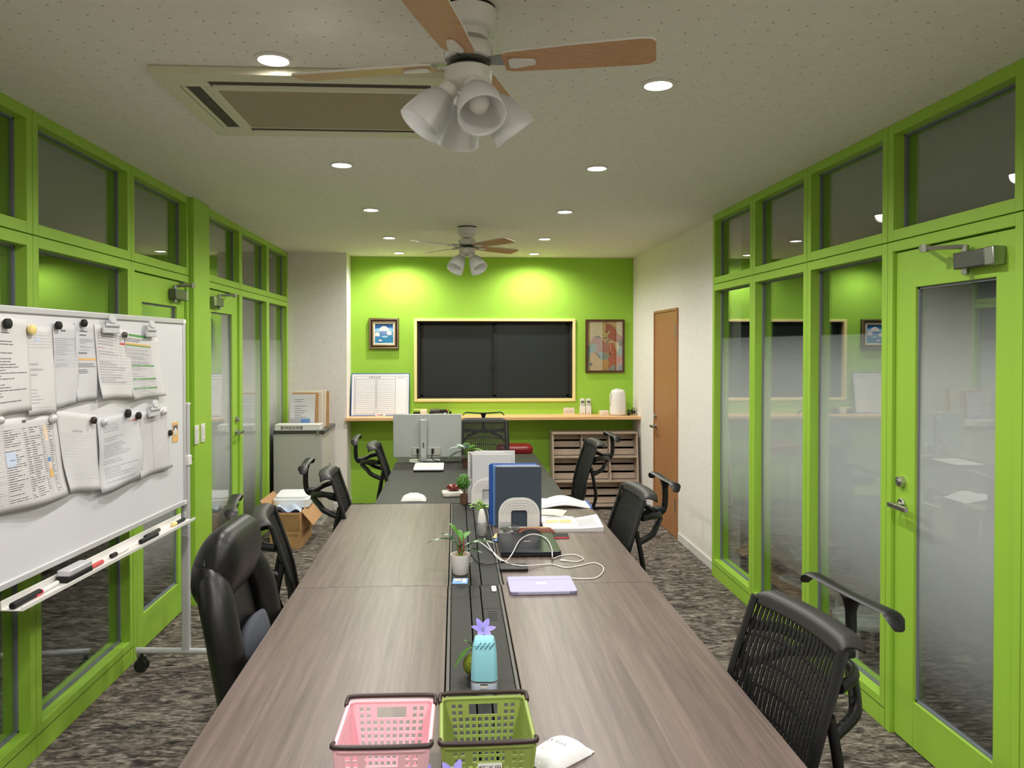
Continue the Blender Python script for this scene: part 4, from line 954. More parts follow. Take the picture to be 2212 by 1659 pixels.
clip(240, 709, .12, 'big clear clip over the ruled-box form, upper row'); clip(326, 718, .085, 'clear clip over the green-barred sheet'); clip(333, 889, .10, 'clear clip over the sign-in sheet, lower row')
# pens and eraser on the tray
def tray_pt(px): q = hit(px, 1331-(px-25)*.585, Rp+wn*.05, wn); return Wc+wx*((q-Wc).dot(wx))
def marker(px, label, cap, body, L=.135, off=.05, yaw=0., r_=.009, dz=0., end=None):
    p = tray_pt(px)+wn*off; o = thing('marker_pen', label, 'marker', (p.x, p.y, tz+r_+.0005+dz), wrz+yaw, group='markers on the tray')
    part('barrel', MB().cyl((-L*.2, 0, 0), (L/2, 0, 0), r_*.92, n=14), body, o, 50, bevel=.001); part('cap', MB().cyl((-L/2, 0, 0), (-L*.2, 0, 0), r_, n=14), cap, o, 50, bevel=.002)
    if end: part('end_plug', MB().cyl((L/2, 0, 0), (L/2+.008, 0, 0), r_*.8, n=12), end, o)
marker(58, 'thick black marker at the near end of the tray', 'rubber', 'rubber', .15, .048, .03, .0115)
marker(103, 'white marker with red cap on the tray', 'markred', 'white', .14, .045, .05)
marker(200, 'white marker with red print beside the eraser', 'white', 'inkr', .12, .055)
marker(258, 'white marker with black cap in the middle of the tray', 'rubber', 'white', .13, .05)
marker(316, 'black marker, front one of the pair on the tray', 'rubber', 'rubber', .14, .062, -.04, .0105)
marker(336, 'black marker, rear one of the pair on the tray', 'rubber', 'black', .14, .035, .04, .0095)
marker(385, 'black and white marker with yellow cap at the far end of the tray', 'yellow', 'rubber', .13, .05)
p = tray_pt(162)+wn*.05; o = thing('board_eraser', 'black and grey whiteboard eraser on the tray', 'eraser', (p.x, p.y, tz+.0005), wrz)
part('pad', MB().bb((-.075, -.026, 0), (.075, .026, .022)), 'rubber', o, bevel=.003); part('grip', MB().bb((-.073, -.025, .022), (.073, .025, .045)), 'silver_f', o, bevel=.005)
# ------------------------------------------------------------------ pictures and calendar on the green wall
def flat(parent, polys, w_, h_, y, name='paint_patch'):      # painted shapes, each a thin layer; u, v from the top left corner
    for i, (pts, mt) in enumerate(polys):
        part(name, MB().prism([((u-.5)*w_, (.5-v)*h_) for u, v in pts], .0002, (0, y-.0003*(i+1), 0), (1, 0, 0), (0, 0, 1)), mt, parent, None)
def ell(cu, cv, ru, rv, a0=0, a1=360, n=18): return [(cu+ru*math.cos(rad(a0+(a1-a0)*i/n)), cv-rv*math.sin(rad(a0+(a1-a0)*i/n))) for i in range(n if a1-a0 == 360 else n+1)]
for k, c in dict(sky1=(30, 92, 150), sky2=(70, 150, 200), cloudw=(236, 228, 222), cloudb=(120, 140, 200), skyp=(150, 195, 225), sea=(50, 130, 175), tan=(212, 188, 128), hred=(178, 84, 66), hmauve=(176, 120, 110), hor=(196, 92, 66), hyel=(208, 166, 88), tealp=(128, 164, 160), hcream=(222, 202, 142), hdark=(70, 60, 62), hblue=(96, 108, 140)).items(): M[k] = mat('paint_'+k, c, .5, noise=.12, nscale=40)
def frame(r, w_, h_, prof, name='frame_side'):     # prof: list of (inset0, inset1, depth0, depth1, material)
    for a, b, d, mt in prof:
        for s in (0, 1, 2, 3):
            if s == 0: q = ((-w_/2+a, -d, h_/2-b), (w_/2-a, 0, h_/2-a))
            elif s == 1: q = ((-w_/2+a, -d, -h_/2+a), (w_/2-a, 0, -h_/2+b))
            elif s == 2: q = ((-w_/2+a, -d, -h_/2+b), (-w_/2+b, 0, h_/2-b))
            else: q = ((w_/2-b, -d, -h_/2+b), (w_/2-a, 0, h_/2-b))
            part(name, MB().bb(*q), mt, r, bevel=.002)
r = thing('cloud_painting', 'small framed painting of white clouds on blue sky, left of the window', 'painting', (-.742, YB-.001, 1.783))
w_, h_ = .312, .324
frame(r, w_, h_, ((0, .006, .035, 'frame_dark'), (.006, .016, .04, 'gold'), (.016, .036, .036, 'frame_dark'), (.036, .046, .034, 'gold'), (.046, .062, .026, 'ivory')))
cv = part('canvas', MB().bb((-w_/2+.06, -.016, -h_/2+.06), (w_/2-.06, -.004, h_/2-.06)), 'sky2', r)
flat(cv, [([(0, 0), (1, 0), (1, .18), (0, .22)], 'sky1'), ([(0, .3), (.2, .22), (.5, .3), (.8, .2), (1, .28), (1, .4), (0, .42)], 'skyp'), ([(0, .75), (.3, .7), (1, .66), (1, 1), (0, 1)], 'sea'),
          (ell(.5, .36, .26, .24, 0, 180), 'cloudw'), (ell(.48, .40, .2, .18, 180, 360), 'cloudb'), (ell(.14, .55, .13, .12), 'cloudw'), (ell(.78, .48, .14, .12), 'cloudw'), (ell(.14, .63, .09, .05, 180, 360), 'cloudb'), (ell(.78, .57, .09, .06, 180, 360), 'cloudb'),
          ([(.18, .88), (.28, .78), (.4, .86), (.38, .9)], 'cloudw'), ([(.18, .90), (.4, .90), (.36, .96), (.2, .96)], 'sky1'), (ell(.55, .66, .18, .06), 'skyp')], w_-.12, h_-.12, -.016)
r = thing('horse_picture', 'brown framed picture of red, mauve and yellow horses, right of the window', 'picture', (1.594, YB-.001, 1.652))
w_, h_ = .419, .566
frame(r, w_, h_, ((0, .024, .022, 'frame_brown'),))
cv = part('print', MB().bb((-w_/2+.022, -.012, -h_/2+.022), (w_/2-.022, -.004, h_/2-.022)), 'tan', r)
def hp(s): return [((x-175)/920., (y-185)/1300.) for x, y in s]
flat(cv, [(hp([(185, 820), (400, 760), (410, 990), (230, 1030), (215, 1200), (185, 1480), (178, 1480)]), 'tealp'), (hp([(430, 1050), (520, 980), (740, 1070), (720, 1190), (520, 1200)]), 'tealp'), (hp([(1000, 850), (1092, 820), (1092, 1100), (940, 1080)]), 'tealp'), (hp([(700, 1480), (860, 1320), (930, 1330), (960, 1480)]), 'tealp'),
          (hp([(985, 690), (1092, 620), (1092, 830), (1010, 850)]), 'hdark'), (hp([(970, 1480), (980, 1350), (1092, 1290), (1092, 1480)]), 'hblue'),
          (hp([(655, 240), (700, 245), (780, 260), (850, 300), (900, 360), (950, 460), (1010, 540), (1092, 580), (1092, 630), (1000, 700), (960, 760), (850, 700), (750, 660), (700, 600), (720, 540), (770, 470), (770, 420), (720, 430), (690, 490), (640, 480), (640, 440), (665, 400), (650, 330)]), 'hred'),
          (hp([(340, 570), (400, 580), (470, 600), (540, 650), (640, 740), (720, 790), (740, 860), (740, 1040), (640, 1010), (520, 980), (430, 1010), (400, 1000), (420, 900), (410, 780), (380, 750), (300, 790), (240, 780), (250, 740), (300, 640)]), 'hmauve'),
          (hp([(600, 700), (620, 650), (680, 640), (750, 670), (840, 690), (1000, 760), (1005, 830), (980, 950), (940, 1030), (880, 900), (860, 770), (690, 760), (640, 740)]), 'hcream'),
          (hp([(730, 760), (870, 750), (900, 860), (950, 1000), (950, 1090), (1092, 1090), (1092, 1290), (960, 1320), (950, 1440), (890, 1450), (920, 1320), (840, 1330), (720, 1430), (690, 1440), (750, 1300), (710, 1180), (750, 1100), (730, 1000), (740, 880)]), 'hor'),
          (hp([(240, 1040), (320, 990), (380, 1010), (450, 1110), (520, 1220), (640, 1180), (720, 1220), (740, 1330), (690, 1480), (220, 1480), (240, 1400), (310, 1370), (230, 1350), (220, 1130)]), 'hyel'),
          (hp([(640, 430), (700, 420), (700, 480), (650, 490)]), 'hdark'), (hp([(765, 800), (790, 800), (780, 980), (765, 980)]), 'hcream'), (hp([(735, 1020), (805, 1020), (790, 1080), (740, 1070)]), 'hdark'), (hp([(225, 1290), (300, 1260), (300, 1350), (240, 1370)]), 'hdark'), (hp([(335, 580), (480, 570), (560, 660), (470, 620), (400, 590)]), 'hdark'), (hp([(300, 1000), (440, 1020), (530, 1160), (470, 1140), (400, 1040)]), 'hdark'), (hp([(600, 620), (690, 590), (690, 610), (620, 650)]), 'hblue'), (hp([(670, 690), (750, 665), (750, 690), (690, 780)]), 'hblue')], w_-.044, h_-.044, -.012)
part('glazing', MB().bb((-w_/2+.022, -.020, -h_/2+.022), (w_/2-.022, -.019, h_/2-.022)), 'glassware', r, None)
# monthly planner board leaning on the wall
w_, h_ = .60, .445
r = thing('planner_board', 'blue-edged monthly planner whiteboard leaning on the counter by the wall', 'planner', (-.775, 7.985, .931), rot=(rad(-11), 0, rad(.5)))
part('panel', MB().bb((-w_/2+.004, 0, .004), (w_/2-.004, .008, h_-.004)), 'whiteb', r)
frame_sides = [((-w_/2, -.002, 0), (w_/2, .012, .007)), ((-w_/2, -.002, h_-.007), (w_/2, .012, h_)), ((-w_/2, -.002, .007), (-w_/2+.007, .012, h_-.007)), ((w_/2-.007, -.002, .007), (w_/2, .012, h_-.007))]
for a, b in frame_sides: part('edge', MB().bb(a, b), 'blue', r, bevel=.001)
m = MB(); m2 = MB(); X0, X1, XM, XC = -.27, .155, .275, -.055
for k in range(18):
    z = .365-.0205*k; m.bb((X0, -.0006, z), (X1, -.0002, z+.0012))
for x in (X0, X0+.018, XC, XC+.022): m.bb((x, -.0006, .02), (x+.0012, -.0002, .385))
for x in (X0, X1, XM): m2.bb((x, -.0006, .018), (x+.002, -.0002, .415))
for z in (.018, .385, .413): m2.bb((X0, -.0006, z), (X1 if z == .385 else XM, -.0002, z+.002))
part('ruling', m, 'ink', r, None, kind='stuff'); part('ruling', m2, 'inkd', r, None, kind='stuff')
text('title', '月 間 予 定 表', .02, r, 'inkd', (-.06, -.0007, .4), (PI/2, 0, 0)); text('title', 'M E M O', .018, r, 'inkd', (.215, -.0007, .395), (PI/2, 0, 0))
for k in range(16):
    z = .374-.0205*k; text('number', str(k+1), .014, r, 'inkd', (X0+.010, -.0007, z), (PI/2, 0, 0))
    if k < 15: text('number', str(k+17), .014, r, 'inkd', (XC+.012, -.0007, z), (PI/2, 0, 0))
m = MB()
for k in range(14): m.bb((X0+.03+.013*k, -.0006, .05+.012*(k % 4)), (X0+.038+.013*k, -.0002, .055+.012*(k % 4)))
part('handwriting', m, 'inkpb', r, None, kind='stuff')
o = thing('pen_holder', 'small white pen holder with red and black pens before the planner', 'holder', (-.765, 7.90, .931)); part('body', MB().bb((-.05, -.02, 0), (.05, .025, .008)).bb((-.05, .02, .008), (.05, .025, .03)).bb((-.05, -.02, .008), (.05, -.016, .014)), 'white', o, bevel=.001)
part('pen', MB().cyl((-.03, 0, .014), (.0, 0, .014), .005, n=10), 'markred', o); part('pen', MB().cyl((.0, 0, .014), (.03, 0, .014), .005, n=10), 'rubber', o)

# ------------------------------------------------------------------ things on the counter
CZ = .931
o = thing('power_adapter', 'beige and black power adapter with cable on the counter', 'adapter', (-.355, 7.98, CZ))
part('body', MB().bb((-.005, -.02, 0), (.065, .03, .06)), 'ivory', o, bevel=.008); part('charger', MB().bb((-.075, -.03, 0), (-.008, .02, .042)), 'rubber', o, bevel=.006); part('top_plate', MB().bb((-.07, -.01, .0605), (.065, .03, .068)), 'cream', o, bevel=.002)
part('cable', MB().tube(spline([(-.07, -.02, .02), (-.12, -.03, .006), (-.13, -.05, .004)], 5), .003, 6), 'rubber', o); part('cable', MB().tube(spline([(.065, 0, .05), (.09, -.01, .03), (.085, -.03, .004), (.12, -.04, .004)], 5), .003, 6), 'rubber', o)
o = thing('network_box', 'black electronic box with small lights and cables on the counter', 'device', (-.165, 7.985, CZ))
part('body', MB().bb((-.10, -.04, 0), (.09, .05, .04)), 'rubber', o, bevel=.006); part('cover', MB().bb((-.095, -.035, .04), (.01, .045, .068)), 'closerd', o, bevel=.008); part('top_part', MB().bb((.01, -.03, .04), (.085, .04, .062)), 'black', o, bevel=.005)
part('trim_strip', MB().bb((-.05, -.0425, .018), (.03, -.0405, .026)), 'silver', o); part('knob', MB().ball((.082, -.02, .055), .010, 10, 6), 'markred', o); part('led_panel', MB().bb((.045, -.0425, .02), (.075, -.0405, .032)), 'inkpb', o)
part('plug', MB().cyl((.115, 0, .0), (.115, 0, .04), .013, n=12), 'rubber', o); part('cable', MB().tube(spline([(.085, 0, .045), (.105, 0, .055), (.115, 0, .04)], 5), .003, 6), 'rubber', o)
for i in range(2):
    o = thing('remote_control', ['white remote control in its holder, the left one of two', 'white remote control in its holder, the right one of two'][i], 'remote', (1.348+.064*i, 8.08, CZ), group='remotes in wall holders')
    part('holder', MB().bb((-.029, -.018, 0), (.029, .02, .082)), 'white', o, bevel=.004)
    b_ = part('remote_body', MB().rslab(.05, .02, .16, .008, (0, -.001, .006)), 'white', o, bevel=.003); part('screen', MB().bb((-.018, -.0125, .118), (.018, -.0105, .142)), 'ink', b_)
    for k in range(3):
        for q in (-1, 0, 1): part('button', MB().bb((q*.012-.004, -.0125, .09+.010*k-.003), (q*.012+.004, -.0105, .09+.010*k+.003)), 'inkl', b_)
    text('print', '冷房', .012, o, 'inkd', (0, -.0185, .012), (PI/2, 0, 0))
o = thing('small_carton', 'small white and yellow box on the counter beside the humidifier', 'box', (1.555, 7.97, CZ)); part('body', MB().bb((-.046, -.03, 0), (.046, .03, .046)), 'white', o, bevel=.002); part('side_label', MB().bb((-.0468, -.028, .004), (-.0462, .028, .042)), 'yellow', o); part('label', MB().bb((-.02, -.0308, .008), (.04, -.0302, .038)), 'inkpo', o)
o = thing('humidifier', 'tall white rounded humidifier on the right end of counter', 'humidifier', (1.70, 7.95, CZ))
part('body', MB().lathe([(.0, .006), (.082, .006), (.086, .012), (.086, .03), (.080, .16), (.074, .235), (.066, .258), (.045, .268), (.0, .270)], 32), 'white', o, 50)
part('base_ring', MB().lathe([(.0, 0), (.078, 0), (.078, .0055), (.0, .0058)], 32), 'silver', o); part('lid', MB().lathe([(.0, .270), (.03, .270), (.03, .276), (.0, .278)], 24), 'white', o)
part('water_gauge', MB().bb((-.089, -.03, .11), (-.074, .0, .225)), 'ivory', o, bevel=.003); part('dial', MB().cyl((.01, -.084, .06), (.01, -.092, .06), .010, n=14), 'white', o)
pts = [(.03*math.cos(a*1.0)+.012*math.sin(3.1*a), .03*math.sin(a)*.8, .014+.009*math.sin(2.3*a)+.0016*a) for a in [i*.5 for i in range(46)]]
o = thing('extension_cable', 'bundled black power cord beside the humidifier', 'cord', (1.838, 7.93, CZ)); part('cable', MB().tube(spline(pts, 2), .004, 6), 'rubber', o); part('plug', MB().bb((-.05, -.04, 0), (-.02, -.015, .022)), 'rubber', o, bevel=.004); part('loop', MB().tube(spline([(.01, 0, .03), (.02, 0, .075), (.035, .01, .06), (.04, .01, .02)], 6), .0035, 6), 'rubber', o)

# ------------------------------------------------------------------ things on the dark desk
o = thing('monitor', 'grey computer monitor seen from behind on the dark desk', 'monitor', (-.225, 6.25, TZ))
part('screen_back', MB().bb((-.272, -.055, .035), (.275, -.035, .385)), 'monitor', o, bevel=.006); part('bezel', MB().bb((-.270, -.035, .037), (.273, -.027, .383)), 'rubber', o)
part('port_cover', MB().bb((-.12, -.066, .055), (.11, -.055, .12)), 'monitor', o, bevel=.004); part('port_bay', MB().bb((-.115, -.0675, .058), (-.04, -.0655, .11)), 'cabinet', o); part('port_bay', MB().bb((.03, -.0675, .058), (.105, -.0655, .11)), 'cabinet', o)
part('stand_column', MB().bb((-.055, -.098, .012), (.0, -.068, .345)), 'silver', o, bevel=.006); part('column_slot', MB().bb((-.034, -.0995, .12), (-.022, -.0975, .16)), 'closerd', o); part('emblem', MB().lathe([(.012, 0), (.014, 0), (.014, .001), (.012, .001)], 20, (.0, -.0555, .33), R3(PI/2)), 'silver', o)
part('stand_base', MB().rslab(.25, .16, .010, .03, (-.02, -.03, 0)), 'silver', o, bevel=.003)
for s, x in ((-1, -.075), (1, .045)):
    part('plug', MB().bb((x-.010, -.075, .072), (x+.010, -.066, .108)), 'rubber', o); part('cable', MB().tube(spline([(x, -.07, .075), (x-.004*s, -.09, .03), (x+.05, -.12, .012), (.18, -.10, .006), (.30, -.06, .004), (.36, -.10-.03*s, .004)], 6), .0035, 6), 'rubber', o)
o = thing('white_laptop', 'closed white laptop on the dark desk in front of the monitor', 'laptop', (-.198, 5.855, TZ)); part('base', MB().rslab(.222, .32, .010, .012, (0, 0, .001)), 'black', o, bevel=.002); part('lid', MB().rslab(.224, .322, .009, .012, (0, 0, .0115)), 'white', o, bevel=.002)
part('emblem', MB().bb((-.02, -.005, .0207), (.02, .005, .0211)), 'inkl', o)
def leaf(P, d, L, W, bend=.3, up=Vector((0, 0, 1)), n=7, fold=.25):
    d = Vector(d).normalized(); s = d.cross(up).normalized(); nn = s.cross(d); P = Vector(P); m = MB(); rows = []
    for i in range(n+1):
        t = i/n; w = W*math.sin(PI*min(1, t*.92+.04))**.8*(1-.15*t); c = P+d*L*t-up*bend*L*t*t
        rows.append([c-s*w+nn*w*fold, c, c+s*w+nn*w*fold])
    m.rings(rows, closed=False, cap0=False, cap1=False); return m
# split-leaf plant behind the file stand
o = thing('split_leaf_plant', 'small split-leaf plant in a brown pot beside the monitor', 'plant', (.085, 5.95, TZ))
part('pot', MB().lathe([(.0, 0), (.028, 0), (.036, .06), (.038, .062), (.033, .062), (.026, .01), (.0, .01)], 20), 'wood_pot', o)
for i, (a, e, L, mt) in enumerate(((185, 25, .13, 'leafw'), (150, 40, .10, 'leafw'), (215, 35, .11, 'leafw'), (-5, 15, .13, 'leafl'), (25, 35, .10, 'leafg'), (200, -5, .14, 'leafd'), (280, 60, .08, 'leafw'), (85, 55, .08, 'leafg'))):
    d = Vector((math.cos(rad(a))*math.cos(rad(e)), math.sin(rad(a))*math.cos(rad(e)), math.sin(rad(e)))); b = Vector((0, 0, .06)); p = b+Vector((0, 0, .06))+d*.02
    part('stem', MB().tube([b, p], .0025, 6), 'stem', o); part('leaf', leaf(p, d, L, .028, .35), mt, o, 60)
o = thing('clear_cup', 'clear plastic cup on the dark desk before the head chair', 'cup', (.255, 6.12, TZ)); part('wall', MB().lathe([(.0, 0), (.038, 0), (.044, .10), (.0425, .10), (.0365, .003), (.0, .003)], 24), 'glassware', o)
part('straw_card', MB().bb((-.006, -.002, .004), (.012, .002, .095)), 'paper2', o)
o = thing('tape_counter', 'ivory and dark red desk device on the near left of dark desk', 'device', (-.018, 4.79, TZ), rz=rad(8)); part('base', MB().rslab(.125, .11, .026, .02, (0, 0, 0)), 'ivory', o, bevel=.005)
part('dome', MB().ball((.012, .02, .0475), .042, 16, 10, (1.1, .9, .5)), 'darkred', o)
for k in range(5): part('key', MB().bb((-.05+.02*k, -.0575, .006), (-.036+.02*k, -.045, .030)), 'white', o, bevel=.002)
def pillow(w_, d_, h_, wr=.0):
    m = MB()
    def top(u, v): x = -1+2*u; y = -1+2*v; k = max(0, (1-abs(x)**3)*(1-abs(y)**4)); return Vector((x*w_/2, y*d_/2, .002+h_*k**.6+wr*math.sin(7*u+5*v)*k))
    m.grid(top, 16, 12); m.grid(lambda u, v: Vector(((-1+2*u)*w_/2, (-1+2*v)*d_/2, .0006)), 1, 1); return m
o = thing('wet_tissue_pack', 'white wipes pack at the table joint on the left', 'pack', (-.25, 4.66, TZ)); part('body', pillow(.15, .10, .035), 'white', o, 60); part('lid', MB().rslab(.06, .04, .006, .012, (0, 0, .034)), 'white', o); text('print', 'ウエット', .018, o, 'inkl', (0, -.03, .034), (rad(25), 0, 0))

# ------------------------------------------------------------------ file stands
def arch_poly(w_, h_, t_, r_):
    out = [(-w_/2, 0)]+[(-w_/2+r_-r_*math.cos(rad(a)), h_-r_+r_*math.sin(rad(a))) for a in range(0, 91, 10)]+[(w_/2-r_+r_*math.sin(rad(a)), h_-r_+r_*math.cos(rad(a))) for a in range(0, 91, 10)]+[(w_/2, 0)]
    return out
def file_stand(loc, rz, label, n):
    o = thing('file_stand', label, 'file stand', loc, rz)
    W_, H_, T_, R_ = .212, .155, .065, .085
    for k in range(2):
        y = -.004 if k == 0 else .10
        outer = arch_poly(W_, H_, T_, R_); inner = arch_poly(W_-2*T_, H_-T_, T_, .012)
        m = MB(); rows = [[Vector((a[0], y, a[1])), Vector((b[0], y, b[1])), Vector((b[0], y+.006, b[1])), Vector((a[0], y+.006, a[1]))] for a, b in zip(outer, inner)]
        m.rings(rows); ar = part('arch', m, 'white', o, 50, bevel=.001)
        if k == 0:
            for q in range(1, 5):
                i_ = T_*q/5.; a = arch_poly(W_-2*i_, H_-i_, T_, max(.012, R_-i_)); part('rib', MB().tube([(x, y-.0005, z) for x, z in a[1:-1]], .0016, 6), 'silver_f', ar)
    part('base_plate', MB().bb((-W_/2, -.004, .0), (W_/2, .106, .004)), 'white', o)
    return o
fs = file_stand((.327, 3.915, TZ), rad(-1), 'white ribbed arch file stand holding the navy and blue files', 5)
files = [('navy', .0, .236, .306, .012, 'dark slate A4 file, frontmost in the arch stand'), ('paper', .014, .224, .308, .006, 'white paper wad just behind the slate file'), ('inkb', .022, .236, .312, .006, 'light blue A4 file in the arch stand'), ('paper', .030, .222, .312, .008, 'white papers between the blue files'), ('blue', .042, .24, .318, .01, 'strong blue A4 file, third cover in the arch stand'), ('blue', .056, .24, .31, .008, 'blue A4 file, rearmost in the arch stand')]
for i, (mt, y, w_, h_, t_, lb_) in enumerate(files):
    o = thing('a4_file', lb_, 'file', (.325-.006*i*(i > 1), 3.924+y, TZ+.0045), rad(-1), group='files in the front arch stand'); part('cover', MB().bb((-w_/2, 0, 0), (w_/2, .0025, h_)), mt, o, bevel=.0008); part('cover', MB().bb((-w_/2, t_-.0025, 0), (w_/2, t_, h_)), mt, o, bevel=.0008); part('pages', MB().bb((-w_/2+.004, .003, .003), (w_/2-.003, t_-.003, h_-.004)), 'paper', o)
file_stand((.20, 4.50, TZ), rad(0), 'white arch file stand farther back, behind the slate file', 4)
for i, (mt, x, y, w_, h_, lb_) in enumerate((('paper2', .215, 4.512, .23, .290, 'translucent grey document sleeve, front of the rear stand'), ('paper', .185, 4.53, .22, .302, 'white printed instruction sheet on left of the rear stand'), ('paper2', .235, 4.55, .24, .305, 'white document case, rearmost in the rear stand'))):
    o = thing('document_case', lb_, 'file', (x, y, TZ+.0045), 0, group='papers in the rear stand'); part('cover', MB().bb((-w_/2, 0, 0), (w_/2, .008, h_)), mt, o, bevel=.002)
    if i == 1:
        m = MB()
        for k in range(16): m.bb((-w_/2+.012, -.0008, h_-.02-.009*k), (-w_/2+.012+.03+.03*random.random(), -.0002, h_-.016-.009*k))
        part('print', m, 'ink', o, None, kind='stuff'); part('mark', MB().bb((-w_/2+.010, -.0008, h_-.014), (-w_/2+.016, -.0002, h_-.008)), 'inkd', o)
    if i == 2: part('handle_slot', MB().bb((.0, -.0008, h_-.018), (.045, -.0002, h_-.013)), 'brownp', o)
    if i == 0: part('fold', MB().bb((-.1, -.0012, .12), (.1, -.0003, .122)), 'inkl', o)

# ------------------------------------------------------------------ papers, books on the right
def sheet_flat(name, label, c, w_, d_, rz, mt='paper', n=1, prints=(), curl=None, cat='paper', edge=None, z0=0.):
    o = thing(name, label, cat, (c[0], c[1], TZ+.0003+z0), rz); th = .002*n
    def sf(u, v, k=1.): x = (u-.5)*w_; y = (v-.5)*d_; return Vector((x, y, (th+(curl(u, v) if curl else 0))*k))
    m = MB(); m.grid(lambda u, v: sf(u, v), 16, 10); m.grid(lambda u, v: Vector(((u-.5)*w_, (v-.5)*d_, .0003+(curl(u, v)*.9 if curl and n < 3 else 0))), 16, 10)
    for s in range(4):
        def wall(u, v, s=s):
            p = [(u, 0), (u, 1), (0, u), (1, u)][s]; a = sf(*p); lo_ = Vector((a.x, a.y, .0003+(curl(*p)*.9 if curl and n < 3 else 0))); return lo_+(a-lo_)*v
        m.grid(wall, 16, 1)
    sh = part('pages', m, mt, o, 40)
    for q, (u0, v0, u1, v1, mt2) in enumerate(prints): part('print', MB().grid(lambda i, j: sf(u0+(u1-u0)*i, v0+(v1-v0)*j)+Vector((0, 0, .0006)), 8, 4), mt2, sh, None)
    if edge: part('binder_edge', MB().bb((w_/2-.004, -d_/2, .0), (w_/2+.008, d_/2, th+.004)), edge, o, bevel=.001)
    return o
sheet_flat('report_stack', 'thick open report with curling top page on the right of the table', (.598, 3.93), .30, .24, rad(-2), 'paper', 8, [(.08, .55, .30, .85, 'hcream'), (.32, .55, .52, .85, 'tan')]+[(.60, .2+.08*k, .92, .23+.08*k, 'inkl') for k in range(8)], lambda u, v: .03*max(0, u-.55)**1.3*2.0*(.4+.6*v), 'report')
sheet_flat('binder_sheets', 'white papers bulging over a blue binder, farthest on right of table', (.635, 4.46), .29, .20, rad(-1), 'paper', 2, [(.1, .18, .62, .24, 'inkl'), (.65, .12, .95, .15, 'inkl')], lambda u, v: .035*math.sin(PI*min(1, max(0, u*1.05)))**1.4*(.55+.45*v), 'binder', 'blue')
sheet_flat('envelope_flat', 'cream window envelope lying between the report and the binder', (.535, 4.24), .15, .15, rad(-18), 'ivory', 2, [(.2, .5, .7, .8, 'paper')], lambda u, v: .006*math.sin(3*u), 'envelope')
sheet_flat('loose_sheet', 'loose printed sheet under the open report', (.54, 4.12), .17, .14, rad(-28), 'paper', 1, [(.2, .3+.1*k, .8, .34+.1*k, 'inkl') for k in range(5)], None, 'paper')
sheet_flat('loose_note', 'small white note behind the blue binder sheets', (.50, 4.60), .10, .09, rad(5), 'paper', 2, (), None, 'paper')
o = thing('sticky_tabs', 'yellow and black sticky tab pen beside the open report', 'tabs', (.452, 4.0, TZ)); part('tab', MB().bb((-.012, -.03, 0), (.012, .03, .012)), 'yellow', o, bevel=.002); part('pen', MB().cyl((.0, -.09, .006), (-.012, -.03, .006), .005, n=8), 'rubber', o)

# ------------------------------------------------------------------ laptop, tablet, phone, cables
o = thing('laptop', 'closed dark navy laptop on the right side of the table', 'laptop', (.335, 3.535, TZ), rad(0)); W_, D_ = .268, .345
part('base', MB().rslab(W_, D_, .012, .012, (0, 0, .003)), 'rubber', o, bevel=.002); part('lid', MB().rslab(W_, D_, .008, .012, (0, 0, .0155)), 'laptop', o, bevel=.002); part('emblem', MB().bb((-.018, .01, .0237), (.018, .02, .0241)), 'silver', o)
for sx in (-1, 1):
    for sy in (-1, 1): part('foot', MB().cyl((sx*.11, sy*.15, 0), (sx*.11, sy*.15, .003), .008, n=10), 'rubber', o)
o = thing('tablet', 'tablet in a lilac folding cover near the table joint', 'tablet', (.332, 2.945, TZ), rad(0)); W_, D_ = .252, .19
part('case', MB().rslab(W_, D_, .008, .014, (0, 0, 0)), 'lilacd', o, bevel=.002); part('cover', MB().rslab(W_+.002, D_+.002, .006, .014, (0, 0, .0082)), 'lilac', o, bevel=.002); part('spine', MB().bb((-.098, -D_/2-.003, .001), (.098, -D_/2+.004, .0135)), 'lilac', o, bevel=.002)
for x in (-.001,): part('crease', MB().bb((-W_/2+.004, .045, .0143), (W_/2-.004, .046, .0146)), 'lilacd', o)
part('label', MB().bb((-.02, -.012, .0143), (.02, .014, .0147)), 'label', o); text('print', '備品', .014, o, 'inkl', (0, 0, .0149), (0, 0, 0))
o = thing('power_bank', 'flat black power bank beside the cable trough', 'power bank', (.243, 3.19, TZ)); part('body', MB().rslab(.115, .085, .013, .006, (0, 0, 0)), 'black', o, bevel=.002); part('seam', MB().bb((-.0578, -.0428, .006), (.0578, .0428, .0068)), 'rubber', o)
o = thing('smartphone', 'black smartphone with pink edge beside the laptop', 'phone', (.49, 3.715, TZ), rad(-2)); part('body', MB().rslab(.125, .075, .009, .01, (0, 0, 0)), 'inkr', o, bevel=.002); part('screen', MB().rslab(.122, .072, .001, .009, (0, 0, .0092)), 'rubber', o)
o = thing('pen_case', 'brown leather pen case lying behind the laptop', 'pen case', (.405, 3.82, TZ), rad(0)); part('body', pillow(.185, .05, .024), 'brownl', o, 60); part('zip', MB().tube([(-.07, -.006, .0235), (.0, -.007, .0262), (.07, -.006, .0235)], .0015, 5), 'gold', o)
o = thing('clip_box', 'clear plastic box full of silver paper clips behind the laptop', 'box', (.268, 3.80, TZ), rad(-2)); part('box_wall', MB().bb((-.048, -.03, 0), (.048, .03, .002)).bb((-.048, -.03, .002), (.048, -.0285, .05)).bb((-.048, .0285, .002), (.048, .03, .05)).bb((-.048, -.0285, .002), (-.0465, .0285, .05)).bb((.0465, -.0285, .002), (.048, .0285, .05)), 'glassware', o, None)
m = MB()
for k in range(60):
    c = Vector((random.uniform(-.04, .04), random.uniform(-.022, .022), random.uniform(.006, .03))); d = Vector((random.uniform(-1, 1), random.uniform(-1, 1), random.uniform(-.4, .4))).normalized()*.008; m.tube([c-d, c+d], .0011, 4)
